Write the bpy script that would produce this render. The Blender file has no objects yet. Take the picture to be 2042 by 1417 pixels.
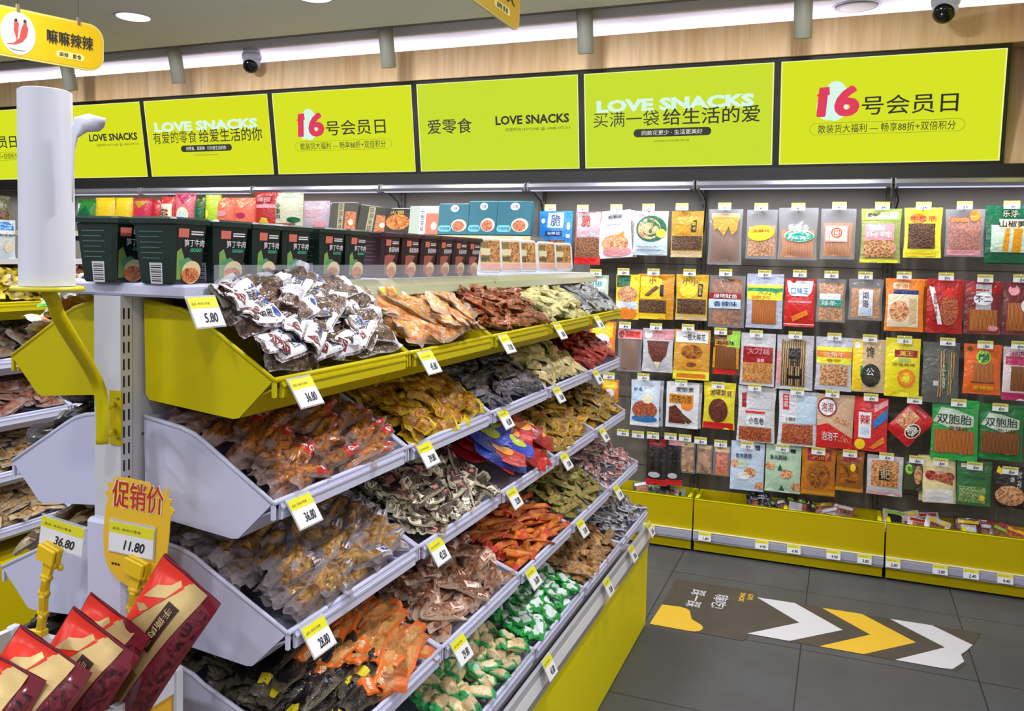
import bpy, bmesh, math, random
from math import sin, cos, pi, radians
from mathutils import Vector, Matrix

# ------------------------------------------------------------------ camera, light, exposure
S = 1.5                                   # camera height in metres: the unit the plan below was surveyed in
SC = bpy.context.scene
COL = SC.collection
IMG_W, IMG_H, F_PX, PP_Y = 2042, 1417, 1678.85, 598.06
YAW, PITCH, ROLL = radians(-21.5176), radians(2.9207), radians(1.2423)

def _cam_axes():
    ca, sa, cb, sb = cos(YAW), sin(YAW), cos(PITCH), sin(PITCH)
    r = Vector((ca, -sa, 0)); f0 = Vector((sa, ca, 0)); u = Vector((0, 0, 1))
    f = f0*cb - u*sb; up = u*cb + f0*sb
    cc, sc = cos(ROLL), sin(ROLL)
    return r*cc + up*sc, up*cc - r*sc, f
RIGHT, UP, FWD = _cam_axes()
cam_data = bpy.data.cameras.new('camera')
cam = bpy.data.objects.new('camera', cam_data); COL.objects.link(cam)
cam.matrix_world = Matrix((( RIGHT.x, UP.x, -FWD.x, 0), (RIGHT.y, UP.y, -FWD.y, 0), (RIGHT.z, UP.z, -FWD.z, S), (0, 0, 0, 1)))
cam_data.sensor_fit = 'HORIZONTAL'; cam_data.sensor_width = 36
cam_data.lens = 36*F_PX/IMG_W
cam_data.shift_y = (PP_Y - IMG_H/2)/IMG_W
cam_data.clip_start = .02
SC.camera = cam
SC.view_settings.view_transform = 'Standard'; SC.view_settings.look = 'None'
SC.view_settings.exposure = 0.0; SC.view_settings.gamma = 1; SC.view_settings.use_curve_mapping = False
SC.cycles.max_bounces = 6; SC.cycles.diffuse_bounces = 3; SC.cycles.glossy_bounces = 3
SC.cycles.transparent_max_bounces = 10; SC.cycles.transmission_bounces = 3
SC.cycles.caustics_reflective = False; SC.cycles.caustics_refractive = False

world = bpy.data.worlds.new('World'); SC.world = world; world.use_nodes = True
world.node_tree.nodes['Background'].inputs[0].default_value = (.86, .9, 1, 1)
world.node_tree.nodes['Background'].inputs[1].default_value = .40

def area_light(name, loc, size, power, color=(1, 1, 1), size_y=None, target=None, rot=None, disk=False, spread=None):
    l = bpy.data.lights.new(name, 'AREA'); l.energy = power; l.color = color
    l.shape = 'DISK' if disk else ('RECTANGLE' if size_y else 'SQUARE'); l.size = size
    if size_y: l.size_y = size_y
    if spread: l.spread = spread
    o = bpy.data.objects.new(name, l); COL.objects.link(o); o.location = loc
    if target is not None: o.rotation_euler = (Vector(target)-Vector(loc)).to_track_quat('-Z', 'Y').to_euler()
    elif rot: o.rotation_euler = rot
    return o
CEIL = 1.8*S
DOWN_P, SPOT_P, COVE_P, BAR_P = 20, 8, 3.2, 3.2
DOWNLIGHTS = [(x, y) for y in (3.39, 1.55, -.3, -2.1) for x in (-4.6, -3.48, -2.37, -1.26, -.15, .96)]
for x, y in DOWNLIGHTS:
    p = DOWN_P*{3.39: .8, 1.55: 1.25 if x > -1 else 1.0, -.3: .62, -2.1: .5}[y]*(.55 if x > .9 and y > 1 else 1)
    area_light('downlight_lamp', (x, y, CEIL-.012), .15, p, (.97, .975, 1), disk=True)
for k in range(7):                                            # hidden cove strip behind the wooden cornice
    area_light('cove_lamp', ((-3.8+.7*k)*S, 2.925*S, 1.69*S), .95, COVE_P, (.82, .80, 1), size_y=.03, rot=(pi, 0, 0))
BAR_X = [(-.475+.605*k)*S for k in range(-6, 3)]
for x in BAR_X[:-1]:                                          # light bars under the lit signs
    area_light('shelf_lamp', (x+.4535, 2.872*S, 1.237*S), .84, BAR_P, (.88, .89, 1), size_y=.03, target=(x+.4535, 2.97*S, .5*S))
SPOTS = [(-3.12, 2.685), (-2.53, 2.685), (-1.56, 2.68), (-.82, 2.68), (-.145, 2.68)]
for x, y in SPOTS:
    l = bpy.data.lights.new('spot_lamp', 'SPOT'); l.energy = SPOT_P; l.spot_size = radians(75); l.spot_blend = .6; l.shadow_soft_size = .03
    o = bpy.data.objects.new('spot_lamp', l); COL.objects.link(o); o.location = (x*S, y*S+.05, CEIL-.2)
    o.rotation_euler = (Vector((x*S, 3.0*S, .9))-o.location).to_track_quat('-Z', 'Y').to_euler()

# ------------------------------------------------------------------ picture point -> point of the room on a surveyed plane (metres)
def ray(px, py): return RIGHT*((px-1021)/F_PX) - UP*((py-PP_Y)/F_PX) + FWD
CAM = Vector((0, 0, S))
def at_y(px, py, Y): d = ray(px, py); return CAM + d*(Y*S/d.y)
def at_x(px, py, X): d = ray(px, py); return CAM + d*(X*S/d.x)
def at_z(px, py, Z): d = ray(px, py); return CAM + d*(Z*S/d.z)

# ------------------------------------------------------------------ materials
def lin(c): return tuple(((v/255)/12.92 if v/255 <= .04045 else ((v/255+.055)/1.055)**2.4) for v in c) + (1,)
_M = {}
def nodes(name):
    m = bpy.data.materials.new(name); m.use_nodes = True
    nt = m.node_tree; return m, nt, nt.nodes['Principled BSDF']
def P(c, rough=.45, metal=0, coat=0, var=0, name=None, spec=.5):
    key = ('p', c, rough, metal, coat, var, spec)
    if key in _M: return _M[key]
    m, nt, b = nodes(name or 'plain'); b.inputs['Base Color'].default_value = lin(c)
    b.inputs['Roughness'].default_value = rough; b.inputs['Metallic'].default_value = metal; b.inputs['Coat Weight'].default_value = coat; b.inputs['Specular IOR Level'].default_value = spec
    if var:
        n = nt.nodes.new('ShaderNodeTexNoise'); n.inputs['Scale'].default_value = 9; n.inputs['Detail'].default_value = 4
        tc = nt.nodes.new('ShaderNodeTexCoord'); nt.links.new(tc.outputs['Object'], n.inputs['Vector'])
        r = nt.nodes.new('ShaderNodeValToRGB'); c0 = lin(c)
        r.color_ramp.elements[0].position = .3; r.color_ramp.elements[1].position = .7
        r.color_ramp.elements[0].color = tuple(v*(1-var) for v in c0[:3])+(1,); r.color_ramp.elements[1].color = tuple(min(1, v*(1+var)) for v in c0[:3])+(1,)
        nt.links.new(n.outputs['Fac'], r.inputs['Fac']); nt.links.new(r.outputs['Color'], b.inputs['Base Color'])
    _M[key] = m; return m
def FILM(c, rough=.24):
    """printed plastic film: slightly creased, glossy"""
    key = ('film', c, rough)
    if key in _M: return _M[key]
    m, nt, b = nodes('printed_film'); b.inputs['Base Color'].default_value = lin(c); b.inputs['Roughness'].default_value = rough; b.inputs['Specular IOR Level'].default_value = .6
    tc = nt.nodes.new('ShaderNodeTexCoord'); n = nt.nodes.new('ShaderNodeTexNoise'); n.inputs['Scale'].default_value = 22; n.inputs['Detail'].default_value = 3; n.inputs['Distortion'].default_value = 1.6
    nt.links.new(tc.outputs['Object'], n.inputs['Vector']); bp = nt.nodes.new('ShaderNodeBump'); bp.inputs['Strength'].default_value = .45; bp.inputs['Distance'].default_value = .012
    nt.links.new(n.outputs['Fac'], bp.inputs['Height']); nt.links.new(bp.outputs[0], b.inputs['Normal']); _M[key] = m; return m
def E(c, s=1.0):
    key = ('e', c, s)
    if key in _M: return _M[key]
    m, nt, b = nodes('lit'); nt.nodes.remove(b); e = nt.nodes.new('ShaderNodeEmission')
    e.inputs[0].default_value = lin(c); e.inputs[1].default_value = s
    nt.links.new(e.outputs[0], nt.nodes['Material Output'].inputs[0]); _M[key] = m; return m
def CLEAR(c=(235, 235, 240), alpha=.25, rough=.12):
    key = ('c', c, alpha, rough)
    if key in _M: return _M[key]
    m, nt, b = nodes('clear_film'); b.inputs['Base Color'].default_value = lin(c); b.inputs['Roughness'].default_value = rough
    b.inputs['Alpha'].default_value = alpha; b.inputs['Specular IOR Level'].default_value = .8
    _M[key] = m; return m
def FOOD(c1, c2, kind='bits', scale=60, rough=.35):
    key = ('f', c1, c2, kind, scale, rough)
    if key in _M: return _M[key]
    c1 = tuple(int(v*.72) for v in c1)
    m, nt, b = nodes('food'); N = nt.nodes.new; L = nt.links.new
    tc = N('ShaderNodeTexCoord'); oi = N('ShaderNodeObjectInfo'); add = N('ShaderNodeVectorMath'); add.operation = 'ADD'
    mul = N('ShaderNodeMath'); mul.operation = 'MULTIPLY'; mul.inputs[1].default_value = 13; L(oi.outputs['Random'], mul.inputs[0])
    L(tc.outputs['Object'], add.inputs[0]); L(mul.outputs[0], add.inputs[1])
    if kind == 'bits':
        t = N('ShaderNodeTexVoronoi'); t.inputs['Scale'].default_value = scale; out = t.outputs['Distance']; lo, hi = .1, .75
    elif kind == 'strip':
        t = N('ShaderNodeTexWave'); t.bands_direction = 'X'; t.inputs['Scale'].default_value = scale; t.inputs['Distortion'].default_value = 3
        t.inputs['Detail'].default_value = 3; t.inputs['Detail Scale'].default_value = 2; out = t.outputs['Fac']; lo, hi = .15, .85
    else:
        t = N('ShaderNodeTexNoise'); t.inputs['Scale'].default_value = scale; t.inputs['Detail'].default_value = 5; t.inputs['Distortion'].default_value = 1.5
        out = t.outputs['Fac']; lo, hi = .36, .64
    L(add.outputs[0], t.inputs['Vector'])
    r = N('ShaderNodeValToRGB'); r.color_ramp.elements[0].position = lo; r.color_ramp.elements[1].position = hi
    r.color_ramp.elements[0].color = lin(c1); r.color_ramp.elements[1].color = lin(c2)
    L(out, r.inputs['Fac']); L(r.outputs['Color'], b.inputs['Base Color']); b.inputs['Roughness'].default_value = rough
    bp = N('ShaderNodeBump'); bp.inputs['Strength'].default_value = .35; bp.inputs['Distance'].default_value = .004
    L(out, bp.inputs['Height']); L(bp.outputs[0], b.inputs['Normal'])
    _M[key] = m; return m
def PACKET(name, c1, c2, film, falpha=.45, ul=.72, vl=.8, label=None, lr=(.7, .92), scale=40, spots=None, rough=.13, third=None):
    """small vacuum packet: wrinkled film round a lump of food; u along, v across; an optional printed band"""
    m, nt, b = nodes(name); N = nt.nodes.new; L = nt.links.new
    uv = N('ShaderNodeUVMap'); uv.uv_map = 'UVMap'; sep = N('ShaderNodeSeparateXYZ'); L(uv.outputs[0], sep.inputs[0])
    oi = N('ShaderNodeObjectInfo'); tc = N('ShaderNodeTexCoord')
    mul = N('ShaderNodeMath'); mul.operation = 'MULTIPLY'; mul.inputs[1].default_value = 17; L(oi.outputs['Random'], mul.inputs[0])
    add = N('ShaderNodeVectorMath'); add.operation = 'ADD'; L(tc.outputs['Object'], add.inputs[0]); L(mul.outputs[0], add.inputs[1])
    n = N('ShaderNodeTexNoise'); n.inputs['Scale'].default_value = scale; n.inputs['Detail'].default_value = 4; n.inputs['Distortion'].default_value = .8
    L(add.outputs[0], n.inputs['Vector'])
    r = N('ShaderNodeValToRGB'); r.color_ramp.elements[0].position = .36; r.color_ramp.elements[1].position = .62
    r.color_ramp.elements[0].color = lin(c1); r.color_ramp.elements[1].color = lin(c2)
    if third:
        e = r.color_ramp.elements.new(.7); e.color = lin(third)
    L(n.outputs['Fac'], r.inputs['Fac'])
    def M(op, a, bb=None, c=None):
        q = N('ShaderNodeMath'); q.operation = op
        for i, v in enumerate((a, bb, c)):
            if v is None: continue
            if isinstance(v, (int, float)): q.inputs[i].default_value = v
            else: L(v, q.inputs[i])
        return q.outputs[0]
    au = M('DIVIDE', M('ABSOLUTE', M('SUBTRACT', sep.outputs[0], .5)), ul/2)
    av = M('DIVIDE', M('ABSOLUTE', M('SUBTRACT', sep.outputs[1], .5)), vl/2)
    rad = M('ADD', M('MAXIMUM', au, av), M('MULTIPLY', M('SUBTRACT', n.outputs['Fac'], .5), .8))
    mr = N('ShaderNodeMapRange'); mr.inputs['From Min'].default_value = .85; mr.inputs['From Max'].default_value = 1.05
    mr.inputs['To Min'].default_value = 1; mr.inputs['To Max'].default_value = 0; L(rad, mr.inputs['Value'])
    mask = mr.outputs[0]
    mx = N('ShaderNodeMix'); mx.data_type = 'RGBA'; L(mask, mx.inputs['Factor']); mx.inputs[6].default_value = lin(film); L(r.outputs['Color'], mx.inputs[7])
    colr = mx.outputs[2]; cover = mask
    if label:
        lm = M('MULTIPLY', M('GREATER_THAN', sep.outputs[0], lr[0]), M('LESS_THAN', sep.outputs[0], lr[1]))
        lc = lin(label)
        m2 = N('ShaderNodeMix'); m2.data_type = 'RGBA'; L(lm, m2.inputs['Factor']); L(colr, m2.inputs[6]); m2.inputs[7].default_value = lc
        colr = m2.outputs[2]; cover = M('MAXIMUM', cover, lm)
        if spots:
            v = N('ShaderNodeTexVoronoi'); v.inputs['Scale'].default_value = 130; L(add.outputs[0], v.inputs['Vector'])
            sm = M('MULTIPLY', lm, M('LESS_THAN', v.outputs['Distance'], .33))
            m3 = N('ShaderNodeMix'); m3.data_type = 'RGBA'; L(sm, m3.inputs['Factor']); L(colr, m3.inputs[6]); m3.inputs[7].default_value = lin(spots); colr = m3.outputs[2]
    hs = N('ShaderNodeHueSaturation'); L(colr, hs.inputs['Color'])
    mv = N('ShaderNodeMapRange'); mv.inputs['To Min'].default_value = .62; mv.inputs['To Max'].default_value = 1.25; L(oi.outputs['Random'], mv.inputs['Value']); L(mv.outputs[0], hs.inputs['Value'])
    L(hs.outputs['Color'], b.inputs['Base Color']); b.inputs['Roughness'].default_value = rough; b.inputs['Specular IOR Level'].default_value = .7
    if falpha < 1: L(M('ADD', M('MULTIPLY', cover, 1-falpha), falpha), b.inputs['Alpha'])
    wm = N('ShaderNodeMapping'); wm.inputs['Scale'].default_value = (.45, 1, 1); L(add.outputs[0], wm.inputs[0])
    wn = N('ShaderNodeTexNoise'); wn.inputs['Scale'].default_value = 75; wn.inputs['Detail'].default_value = 3; wn.inputs['Distortion'].default_value = 2.2; L(wm.outputs[0], wn.inputs['Vector'])
    bp = N('ShaderNodeBump'); bp.inputs['Strength'].default_value = .75; bp.inputs['Distance'].default_value = .006
    L(wn.outputs['Fac'], bp.inputs['Height']); L(bp.outputs[0], b.inputs['Normal'])
    return m

YEL = P((200, 186, 0), .4, name='yellow_plastic', spec=.25); YELD = P((192, 172, 0), .5, name='yellow_metal', spec=.2); YELB = P((236, 226, 4), .5, name='yellow_base', spec=.2)  # YELB also serves as the painted rim highlight of the troughs
WHT = P((205, 207, 236), .4, name='white_plastic'); WHTM = P((205, 205, 214), .45, name='white_metal')
GREY = P((120, 116, 108), .6, name='grey_panel'); BLK = P((14, 14, 14), .5); DARK = P((40, 38, 36), .5)
CARD = P((232, 234, 240), .5); TAGY = P((226, 222, 40), .5); INK = P((22, 24, 40), .6); ALU = P((196, 196, 206), .28, .6)
RED = P((204, 44, 36), .3); GOLD = P((190, 160, 96), .25, .6); ORG = P((236, 130, 40), .35); SILV = P((190, 188, 196), .25, .55)

# ------------------------------------------------------------------ mesh building
class MB:
    def __init__(s): s.v = []; s.f = []; s.mi = []; s.sm = []; s.mats = []; s.uv = None
    def m(s, mat):
        if mat not in s.mats: s.mats.append(mat)
        return s.mats.index(mat)
    def add(s, vs, fs, mat, smooth=False):
        o = len(s.v); s.v += [tuple(v) for v in vs]; k = s.m(mat)
        for f in fs: s.f.append(tuple(i+o for i in f)); s.mi.append(k); s.sm.append(smooth)
        return s
    def box(s, a, b, mat, bev=0):
        x0, y0, z0 = [min(p, q) for p, q in zip(a, b)]; x1, y1, z1 = [max(p, q) for p, q in zip(a, b)]
        if not bev:
            return s.add([(x0,y0,z0),(x1,y0,z0),(x1,y1,z0),(x0,y1,z0),(x0,y0,z1),(x1,y0,z1),(x1,y1,z1),(x0,y1,z1)],
                     [(3,2,1,0),(4,5,6,7),(0,1,5,4),(1,2,6,5),(2,3,7,6),(3,0,4,7)], mat)
        # chamfered along z edges + top/bottom
        c = bev
        ring = lambda e, z: [(x0+c+e*-c if 0 else x0+c, y0+e, z), (x1-c, y0+e, z), (x1-e, y0+c, z), (x1-e, y1-c, z), (x1-c, y1-e, z), (x0+c, y1-e, z), (x0+e, y1-c, z), (x0+e, y0+c, z)]
        vs = ring(c*.9, z0)+ring(0, z0+c)+ring(0, z1-c)+ring(c*.9, z1); fs = [tuple(range(7, -1, -1)), tuple(range(24, 32))]
        for k in range(3):
            for i in range(8): j = (i+1) % 8; fs.append((8*k+i, 8*k+j, 8*k+8+j, 8*k+8+i))
        return s.add(vs, fs, mat)
    def prism(s, poly, axis, a, b, mat):
        """polygon (2-D) swept along an axis from a to b"""
        n = len(poly)
        def put(p, t): return {'x': (t, p[0], p[1]), 'y': (p[0], t, p[1]), 'z': (p[0], p[1], t)}[axis]
        vs = [put(p, a) for p in poly]+[put(p, b) for p in poly]
        fs = [tuple(range(n-1, -1, -1)), tuple(range(n, 2*n))]+[(i, (i+1) % n, n+(i+1) % n, n+i) for i in range(n)]
        return s.add(vs, fs, mat)
    def tube(s, pts, r, mat, n=8, cap=True):
        pts = [Vector(p) for p in pts]; vs = []; fs = []; ref = None
        for i, p in enumerate(pts):
            d = (pts[min(i+1, len(pts)-1)]-pts[max(i-1, 0)]).normalized()
            if ref is None:
                ref = d.orthogonal().normalized()
            ref = (ref-d*ref.dot(d)).normalized(); q = d.cross(ref)
            rr = r[i] if isinstance(r, (list, tuple)) else r
            for k in range(n): a = 2*pi*k/n; vs.append(p+(ref*cos(a)+q*sin(a))*rr)
        for i in range(len(pts)-1):
            for k in range(n): j = (k+1) % n; fs.append((i*n+k, i*n+j, i*n+n+j, i*n+n+k))
        if cap: fs += [tuple(range(n-1, -1, -1)), tuple(range(len(vs)-n, len(vs)))]
        return s.add(vs, fs, mat, True)
    def lathe(s, prof, mat, n=24, c=(0, 0, 0), smooth=True):
        vs = []; fs = []
        for r, z in prof:
            for k in range(n): a = 2*pi*k/n; vs.append((c[0]+r*cos(a), c[1]+r*sin(a), c[2]+z))
        for i in range(len(prof)-1):
            for k in range(n): j = (k+1) % n; fs.append((i*n+k, i*n+j, i*n+n+j, i*n+n+k))
        fs += [tuple(range(n-1, -1, -1)), tuple(range(len(vs)-n, len(vs)))]
        return s.add(vs, fs, mat, smooth)
    def xf(s, M):
        s.v = [tuple(M @ Vector(v)) for v in s.v]; return s
    def build(s, name, parent=None, loc=None, rot=None, mat4=None):
        me = bpy.data.meshes.new(name); me.from_pydata(s.v, [], s.f); me.update()
        for m in s.mats: me.materials.append(m)
        me.polygons.foreach_set('material_index', s.mi); me.polygons.foreach_set('use_smooth', s.sm)
        if s.uv:
            l = me.uv_layers.new(name='UVMap'); idx = [0]*len(me.loops); me.loops.foreach_get('vertex_index', idx)
            l.data.foreach_set('uv', [c for i in idx for c in s.uv[i]])
        o = bpy.data.objects.new(name, me); COL.objects.link(o)
        if parent: o.parent = parent
        if mat4 is not None: o.matrix_world = mat4
        if loc: o.location = loc
        if rot: o.rotation_euler = rot
        return o
def tag(o, label, cat, group=None, kind=None):
    o['label'] = label; o['category'] = cat
    if group: o['group'] = group
    if kind: o['kind'] = kind
    return o
def struct(o): o['kind'] = 'structure'; return o
def empty(name, loc=(0, 0, 0), rot=None, mat4=None):
    o = bpy.data.objects.new(name, None); COL.objects.link(o); o.empty_display_size = .05
    if mat4 is not None: o.matrix_world = mat4
    else:
        o.location = loc
        if rot: o.rotation_euler = rot
    return o
def frame(origin, xa, ya):
    """matrix with local x along xa, local y along ya (made square), local z out of both"""
    x = Vector(xa).normalized(); z = x.cross(Vector(ya)).normalized(); y = z.cross(x); o = Vector(origin)
    return Matrix(((x.x, y.x, z.x, o.x), (x.y, y.y, z.y, o.y), (x.z, y.z, z.z, o.z), (0, 0, 0, 1)))
_T = {}
def glyphs(text, bold=0, shear=0):
    if any(ord(ch) > 0x2E80 for ch in text): cb, bold = bold*.42, 0
    elif text == '16': cb, bold = .034, .012
    else: cb = 0
    k = (text, bold, shear, cb)
    if k not in _T:
        c = bpy.data.curves.new('lettering', 'FONT'); c.body = text; c.size = 1; c.offset = bold; c.shear = shear
        c.resolution_u = 3 if len(text) < 7 else 2; c.fill_mode = 'FRONT'
        o = bpy.data.objects.new('lettering', c); me = o.to_mesh()
        vs = [(v.co.x, v.co.y, 0) for v in me.vertices]; fs = [tuple(p.vertices) for p in me.polygons]
        if cb > .002:                           # thicker strokes for the ideographs
            m0, f0 = vs, fs; vs = []; fs = []
            for q, (dx, dy) in enumerate(((-cb, 0), (cb, 0), (0, cb*.8), (0, -cb*.8)) + (((cb*.7, cb*.7), (-cb*.7, cb*.7), (cb*.7, -cb*.7), (-cb*.7, -cb*.7)) if text == '16' else ())):
                o_ = len(vs); vs += [(x+dx, y+dy, q*.00012) for x, y, _ in m0]; fs += [tuple(i+o_ for i in f) for f in f0]
        o.to_mesh_clear(); bpy.data.objects.remove(o); bpy.data.curves.remove(c)
        x0 = min(v[0] for v in vs); x1 = max(v[0] for v in vs); y0 = min(v[1] for v in vs); y1 = max(v[1] for v in vs)
        _T[k] = ([((x-x0)/max(x1-x0, 1e-6), (y-y0)/max(y1-y0, 1e-6), q) for x, y, q in vs], fs, (x1-x0)/max(y1-y0, 1e-6))
    return _T[k]
class Face:
    """draws flat shapes, ovals and lettering on a surface S(u, v) -> point; n lifts them off it"""
    def __init__(s, mb, S_, w=1, h=1, curved=False): s.mb = mb; s.S = S_; s.w = w; s.h = h; s.curved = curved
    def rect(s, u0, v0, u1, v1, mat, lift=.0006, n=5, skew=0):
        if n >= 5: n = max(3, min(14, int(14*max(u1-u0, v1-v0))+1))
        vs = [s.S(u0+(u1-u0)*i/n+skew*(j/n-.5), v0+(v1-v0)*j/n, lift) for j in range(n+1) for i in range(n+1)]
        fs = [(j*(n+1)+i, j*(n+1)+i+1, (j+1)*(n+1)+i+1, (j+1)*(n+1)+i) for j in range(n) for i in range(n)]
        s.mb.add(vs, fs, mat, True); return s
    def oval(s, cu, cv, ru, rv, mat, lift=.0009, n=20, rot=0):
        vs = [s.S(cu, cv, lift)]; fs = []
        for q in (.55, 1):
            for k in range(n):
                a = 2*pi*k/n; x = ru*cos(a)*q; y = rv*sin(a)*q
                if rot: x, y = x*cos(rot)-y*sin(rot)*s.h/s.w, x*sin(rot)*s.w/s.h+y*cos(rot)
                vs.append(s.S(cu+x, cv+y, lift))
        for k in range(n):
            j = (k+1) % n; fs.append((0, 1+k, 1+j)); fs.append((1+k, 1+n+k, 1+n+j, 1+j))
        s.mb.add(vs, fs, mat, True); return s
    def poly(s, pts, mat, lift=.0008):
        bm = bmesh.new(); bm.faces.new([bm.verts.new((u, v, 0)) for u, v in pts]); bmesh.ops.triangulate(bm, faces=bm.faces[:])
        if s.curved:
            for _ in range(4):
                es = [e for e in bm.edges if (e.verts[0].co-e.verts[1].co).length > .11]
                if not es: break
                bmesh.ops.subdivide_edges(bm, edges=es, cuts=1); bmesh.ops.triangulate(bm, faces=[f for f in bm.faces if len(f.verts) > 3])
        bm.verts.index_update(); vs = [s.S(v.co.x, v.co.y, lift) for v in bm.verts]; up = Vector((0, 0, 1)); fs = []
        for f in bm.faces:
            q = tuple(v.index for v in f.verts); f.normal_update(); fs.append(q if f.normal.z > 0 else q[::-1])
        bm.free(); s.mb.add(vs, fs, mat, s.curved); return s
    def ring(s, cu, cv, ru, rv, t, mat, lift=.0011, n=28):
        vs = []; 
        for q in (1-t, 1):
            for k in range(n): a = 2*pi*k/n; vs.append(s.S(cu+ru*q*cos(a), cv+rv*q*sin(a), lift))
        s.mb.add(vs, [(k, (k+1) % n, n+(k+1) % n, n+k) for k in range(n)], mat); return s
    def text(s, u0, v0, u1, v1, t, mat, lift=.0013, bold=.012, shear=0, turn=False):
        g, fs, _ = glyphs(t, bold, shear)
        if turn: vs = [s.S(u0+(u1-u0)*y, v1-(v1-v0)*x, lift+q) for x, y, q in g]
        else: vs = [s.S(u0+(u1-u0)*x, v0+(v1-v0)*y, lift+q) for x, y, q in g]
        s.mb.add(vs, fs, mat); return s
    def pill(s, u0, v0, u1, v1, mat, lift=.0008, line=None, n=10):
        r = (v1-v0)/2*s.h/s.w; vc = (v0+v1)/2; rv = (v1-v0)/2
        def outline(k): 
            pts = []
            for i in range(n+1): a = -pi/2+pi*i/n; pts.append((u1-r+r*k*cos(a), vc+rv*k*sin(a)))
            for i in range(n+1): a = pi/2+pi*i/n; pts.append((u0+r+r*k*cos(a), vc+rv*k*sin(a)))
            return pts
        if line:
            o, q = outline(1), outline(1-line); m = len(o)
            s.mb.add([s.S(*p, lift) for p in o+q], [(i, (i+1) % m, m+(i+1) % m, m+i) for i in range(m)], mat)
        else: s.poly(outline(1), mat, lift)
        return s
def flat(w, h): return lambda u, v, l=0: (u*w, v*h, l)
# ------------------------------------------------------------------ the room
def floor_mat():
    m, nt, b = nodes('floor_tile'); N = nt.nodes.new; L = nt.links.new
    tc = N('ShaderNodeTexCoord'); mp = N('ShaderNodeMapping'); L(tc.outputs['Object'], mp.inputs[0])
    mp.inputs['Location'].default_value = (.069*S, -2.27*S, 0)
    br = N('ShaderNodeTexBrick'); br.offset = 0; br.squash = 1; br.inputs['Scale'].default_value = 1
    br.inputs['Brick Width'].default_value = .4095*S; br.inputs['Row Height'].default_value = .4095*S; br.inputs['Mortar Size'].default_value = .0028
    br.inputs['Mortar Smooth'].default_value = .2; br.inputs['Bias'].default_value = 0
    br.inputs['Color1'].default_value = lin((81, 83, 86)); br.inputs['Color2'].default_value = lin((78, 80, 83)); br.inputs['Mortar'].default_value = lin((40, 40, 40))
    L(mp.outputs[0], br.inputs['Vector'])
    n = N('ShaderNodeTexNoise'); n.inputs['Scale'].default_value = 2.2; n.inputs['Detail'].default_value = 6; n.inputs['Roughness'].default_value = .65; L(tc.outputs['Object'], n.inputs['Vector'])
    r = N('ShaderNodeValToRGB'); r.color_ramp.elements[0].position = .3; r.color_ramp.elements[1].position = .72
    r.color_ramp.elements[0].color = (.78, .77, .76, 1); r.color_ramp.elements[1].color = (1.15, 1.15, 1.17, 1); L(n.outputs['Fac'], r.inputs[0])
    mx = N('ShaderNodeMix'); mx.data_type = 'RGBA'; mx.blend_type = 'MULTIPLY'; mx.inputs['Factor'].default_value = 1
    L(br.outputs['Color'], mx.inputs[6]); L(r.outputs['Color'], mx.inputs[7]); L(mx.outputs[2], b.inputs['Base Color'])
    b.inputs['Roughness'].default_value = .38; b.inputs['Specular IOR Level'].default_value = .4
    return m
def wood_mat():
    m, nt, b = nodes('pale_wood'); N = nt.nodes.new; L = nt.links.new
    tc = N('ShaderNodeTexCoord'); mp = N('ShaderNodeMapping'); mp.inputs['Scale'].default_value = (9, 9, .9); L(tc.outputs['Object'], mp.inputs[0])
    n = N('ShaderNodeTexNoise'); n.inputs['Scale'].default_value = 3; n.inputs['Detail'].default_value = 6; n.inputs['Distortion'].default_value = .6; L(mp.outputs[0], n.inputs['Vector'])
    r = N('ShaderNodeValToRGB'); r.color_ramp.elements[0].position = .3; r.color_ramp.elements[1].position = .7
    r.color_ramp.elements[0].color = lin((222, 178, 126)); r.color_ramp.elements[1].color = lin((244, 212, 168)); L(n.outputs['Fac'], r.inputs[0])
    L(r.outputs[0], b.inputs['Base Color']); b.inputs['Roughness'].default_value = .5; return m
WOOD = wood_mat()
XL, XR, YB, YN = -4.9*S, .98*S, 3.06*S, -2.2*S
struct(MB().box((XL-.3, YN, -.1), (XR+.3, YB+.3, 0), floor_mat()).build('floor'))
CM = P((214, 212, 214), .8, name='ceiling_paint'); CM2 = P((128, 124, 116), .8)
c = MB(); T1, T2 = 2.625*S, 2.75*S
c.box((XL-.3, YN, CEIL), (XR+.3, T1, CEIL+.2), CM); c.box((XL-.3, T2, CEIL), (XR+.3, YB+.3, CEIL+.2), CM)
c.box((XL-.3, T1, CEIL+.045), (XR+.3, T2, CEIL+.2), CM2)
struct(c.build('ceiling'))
WALLM = P((205, 200, 192), .8)
struct(MB().box((XL-.3, YB, 0), (XR+.3, YB+.2, CEIL), WALLM).build('wall_back'))
struct(MB().box((XR, YN, 0), (XR+.2, YB, CEIL), WALLM).build('wall_right'))
struct(MB().box((XL-.2, YN, 0), (XL, YB, CEIL), WALLM).build('wall_left'))
# wooden cornice above the signs; it turns the corner along the right wall
CORNER = .452*S
struct(MB().box((XL, 2.805*S, 1.648*S), (CORNER+.03, 2.83*S, 1.757*S), WOOD).box((XL, 2.83*S, 1.648*S), (CORNER+.3, 2.89*S, 1.66*S), WOOD).build('trim_1'))
struct(MB().box((CORNER, -.4*S, 1.648*S), (CORNER+.04, 2.805*S, 1.757*S), WOOD).build('trim_2'))
# wooden filler behind the signs in the corner
struct(MB().box((.3*S, 2.885*S, 1.30*S), (.75*S, 2.9*S, 1.66*S), WOOD).build('trim_3'))

struct(MB().box((.515*S, 1.4*S, 1.27*S), (XR, 2.80*S, 1.757*S), WOOD).build('trim_4'))

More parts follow.
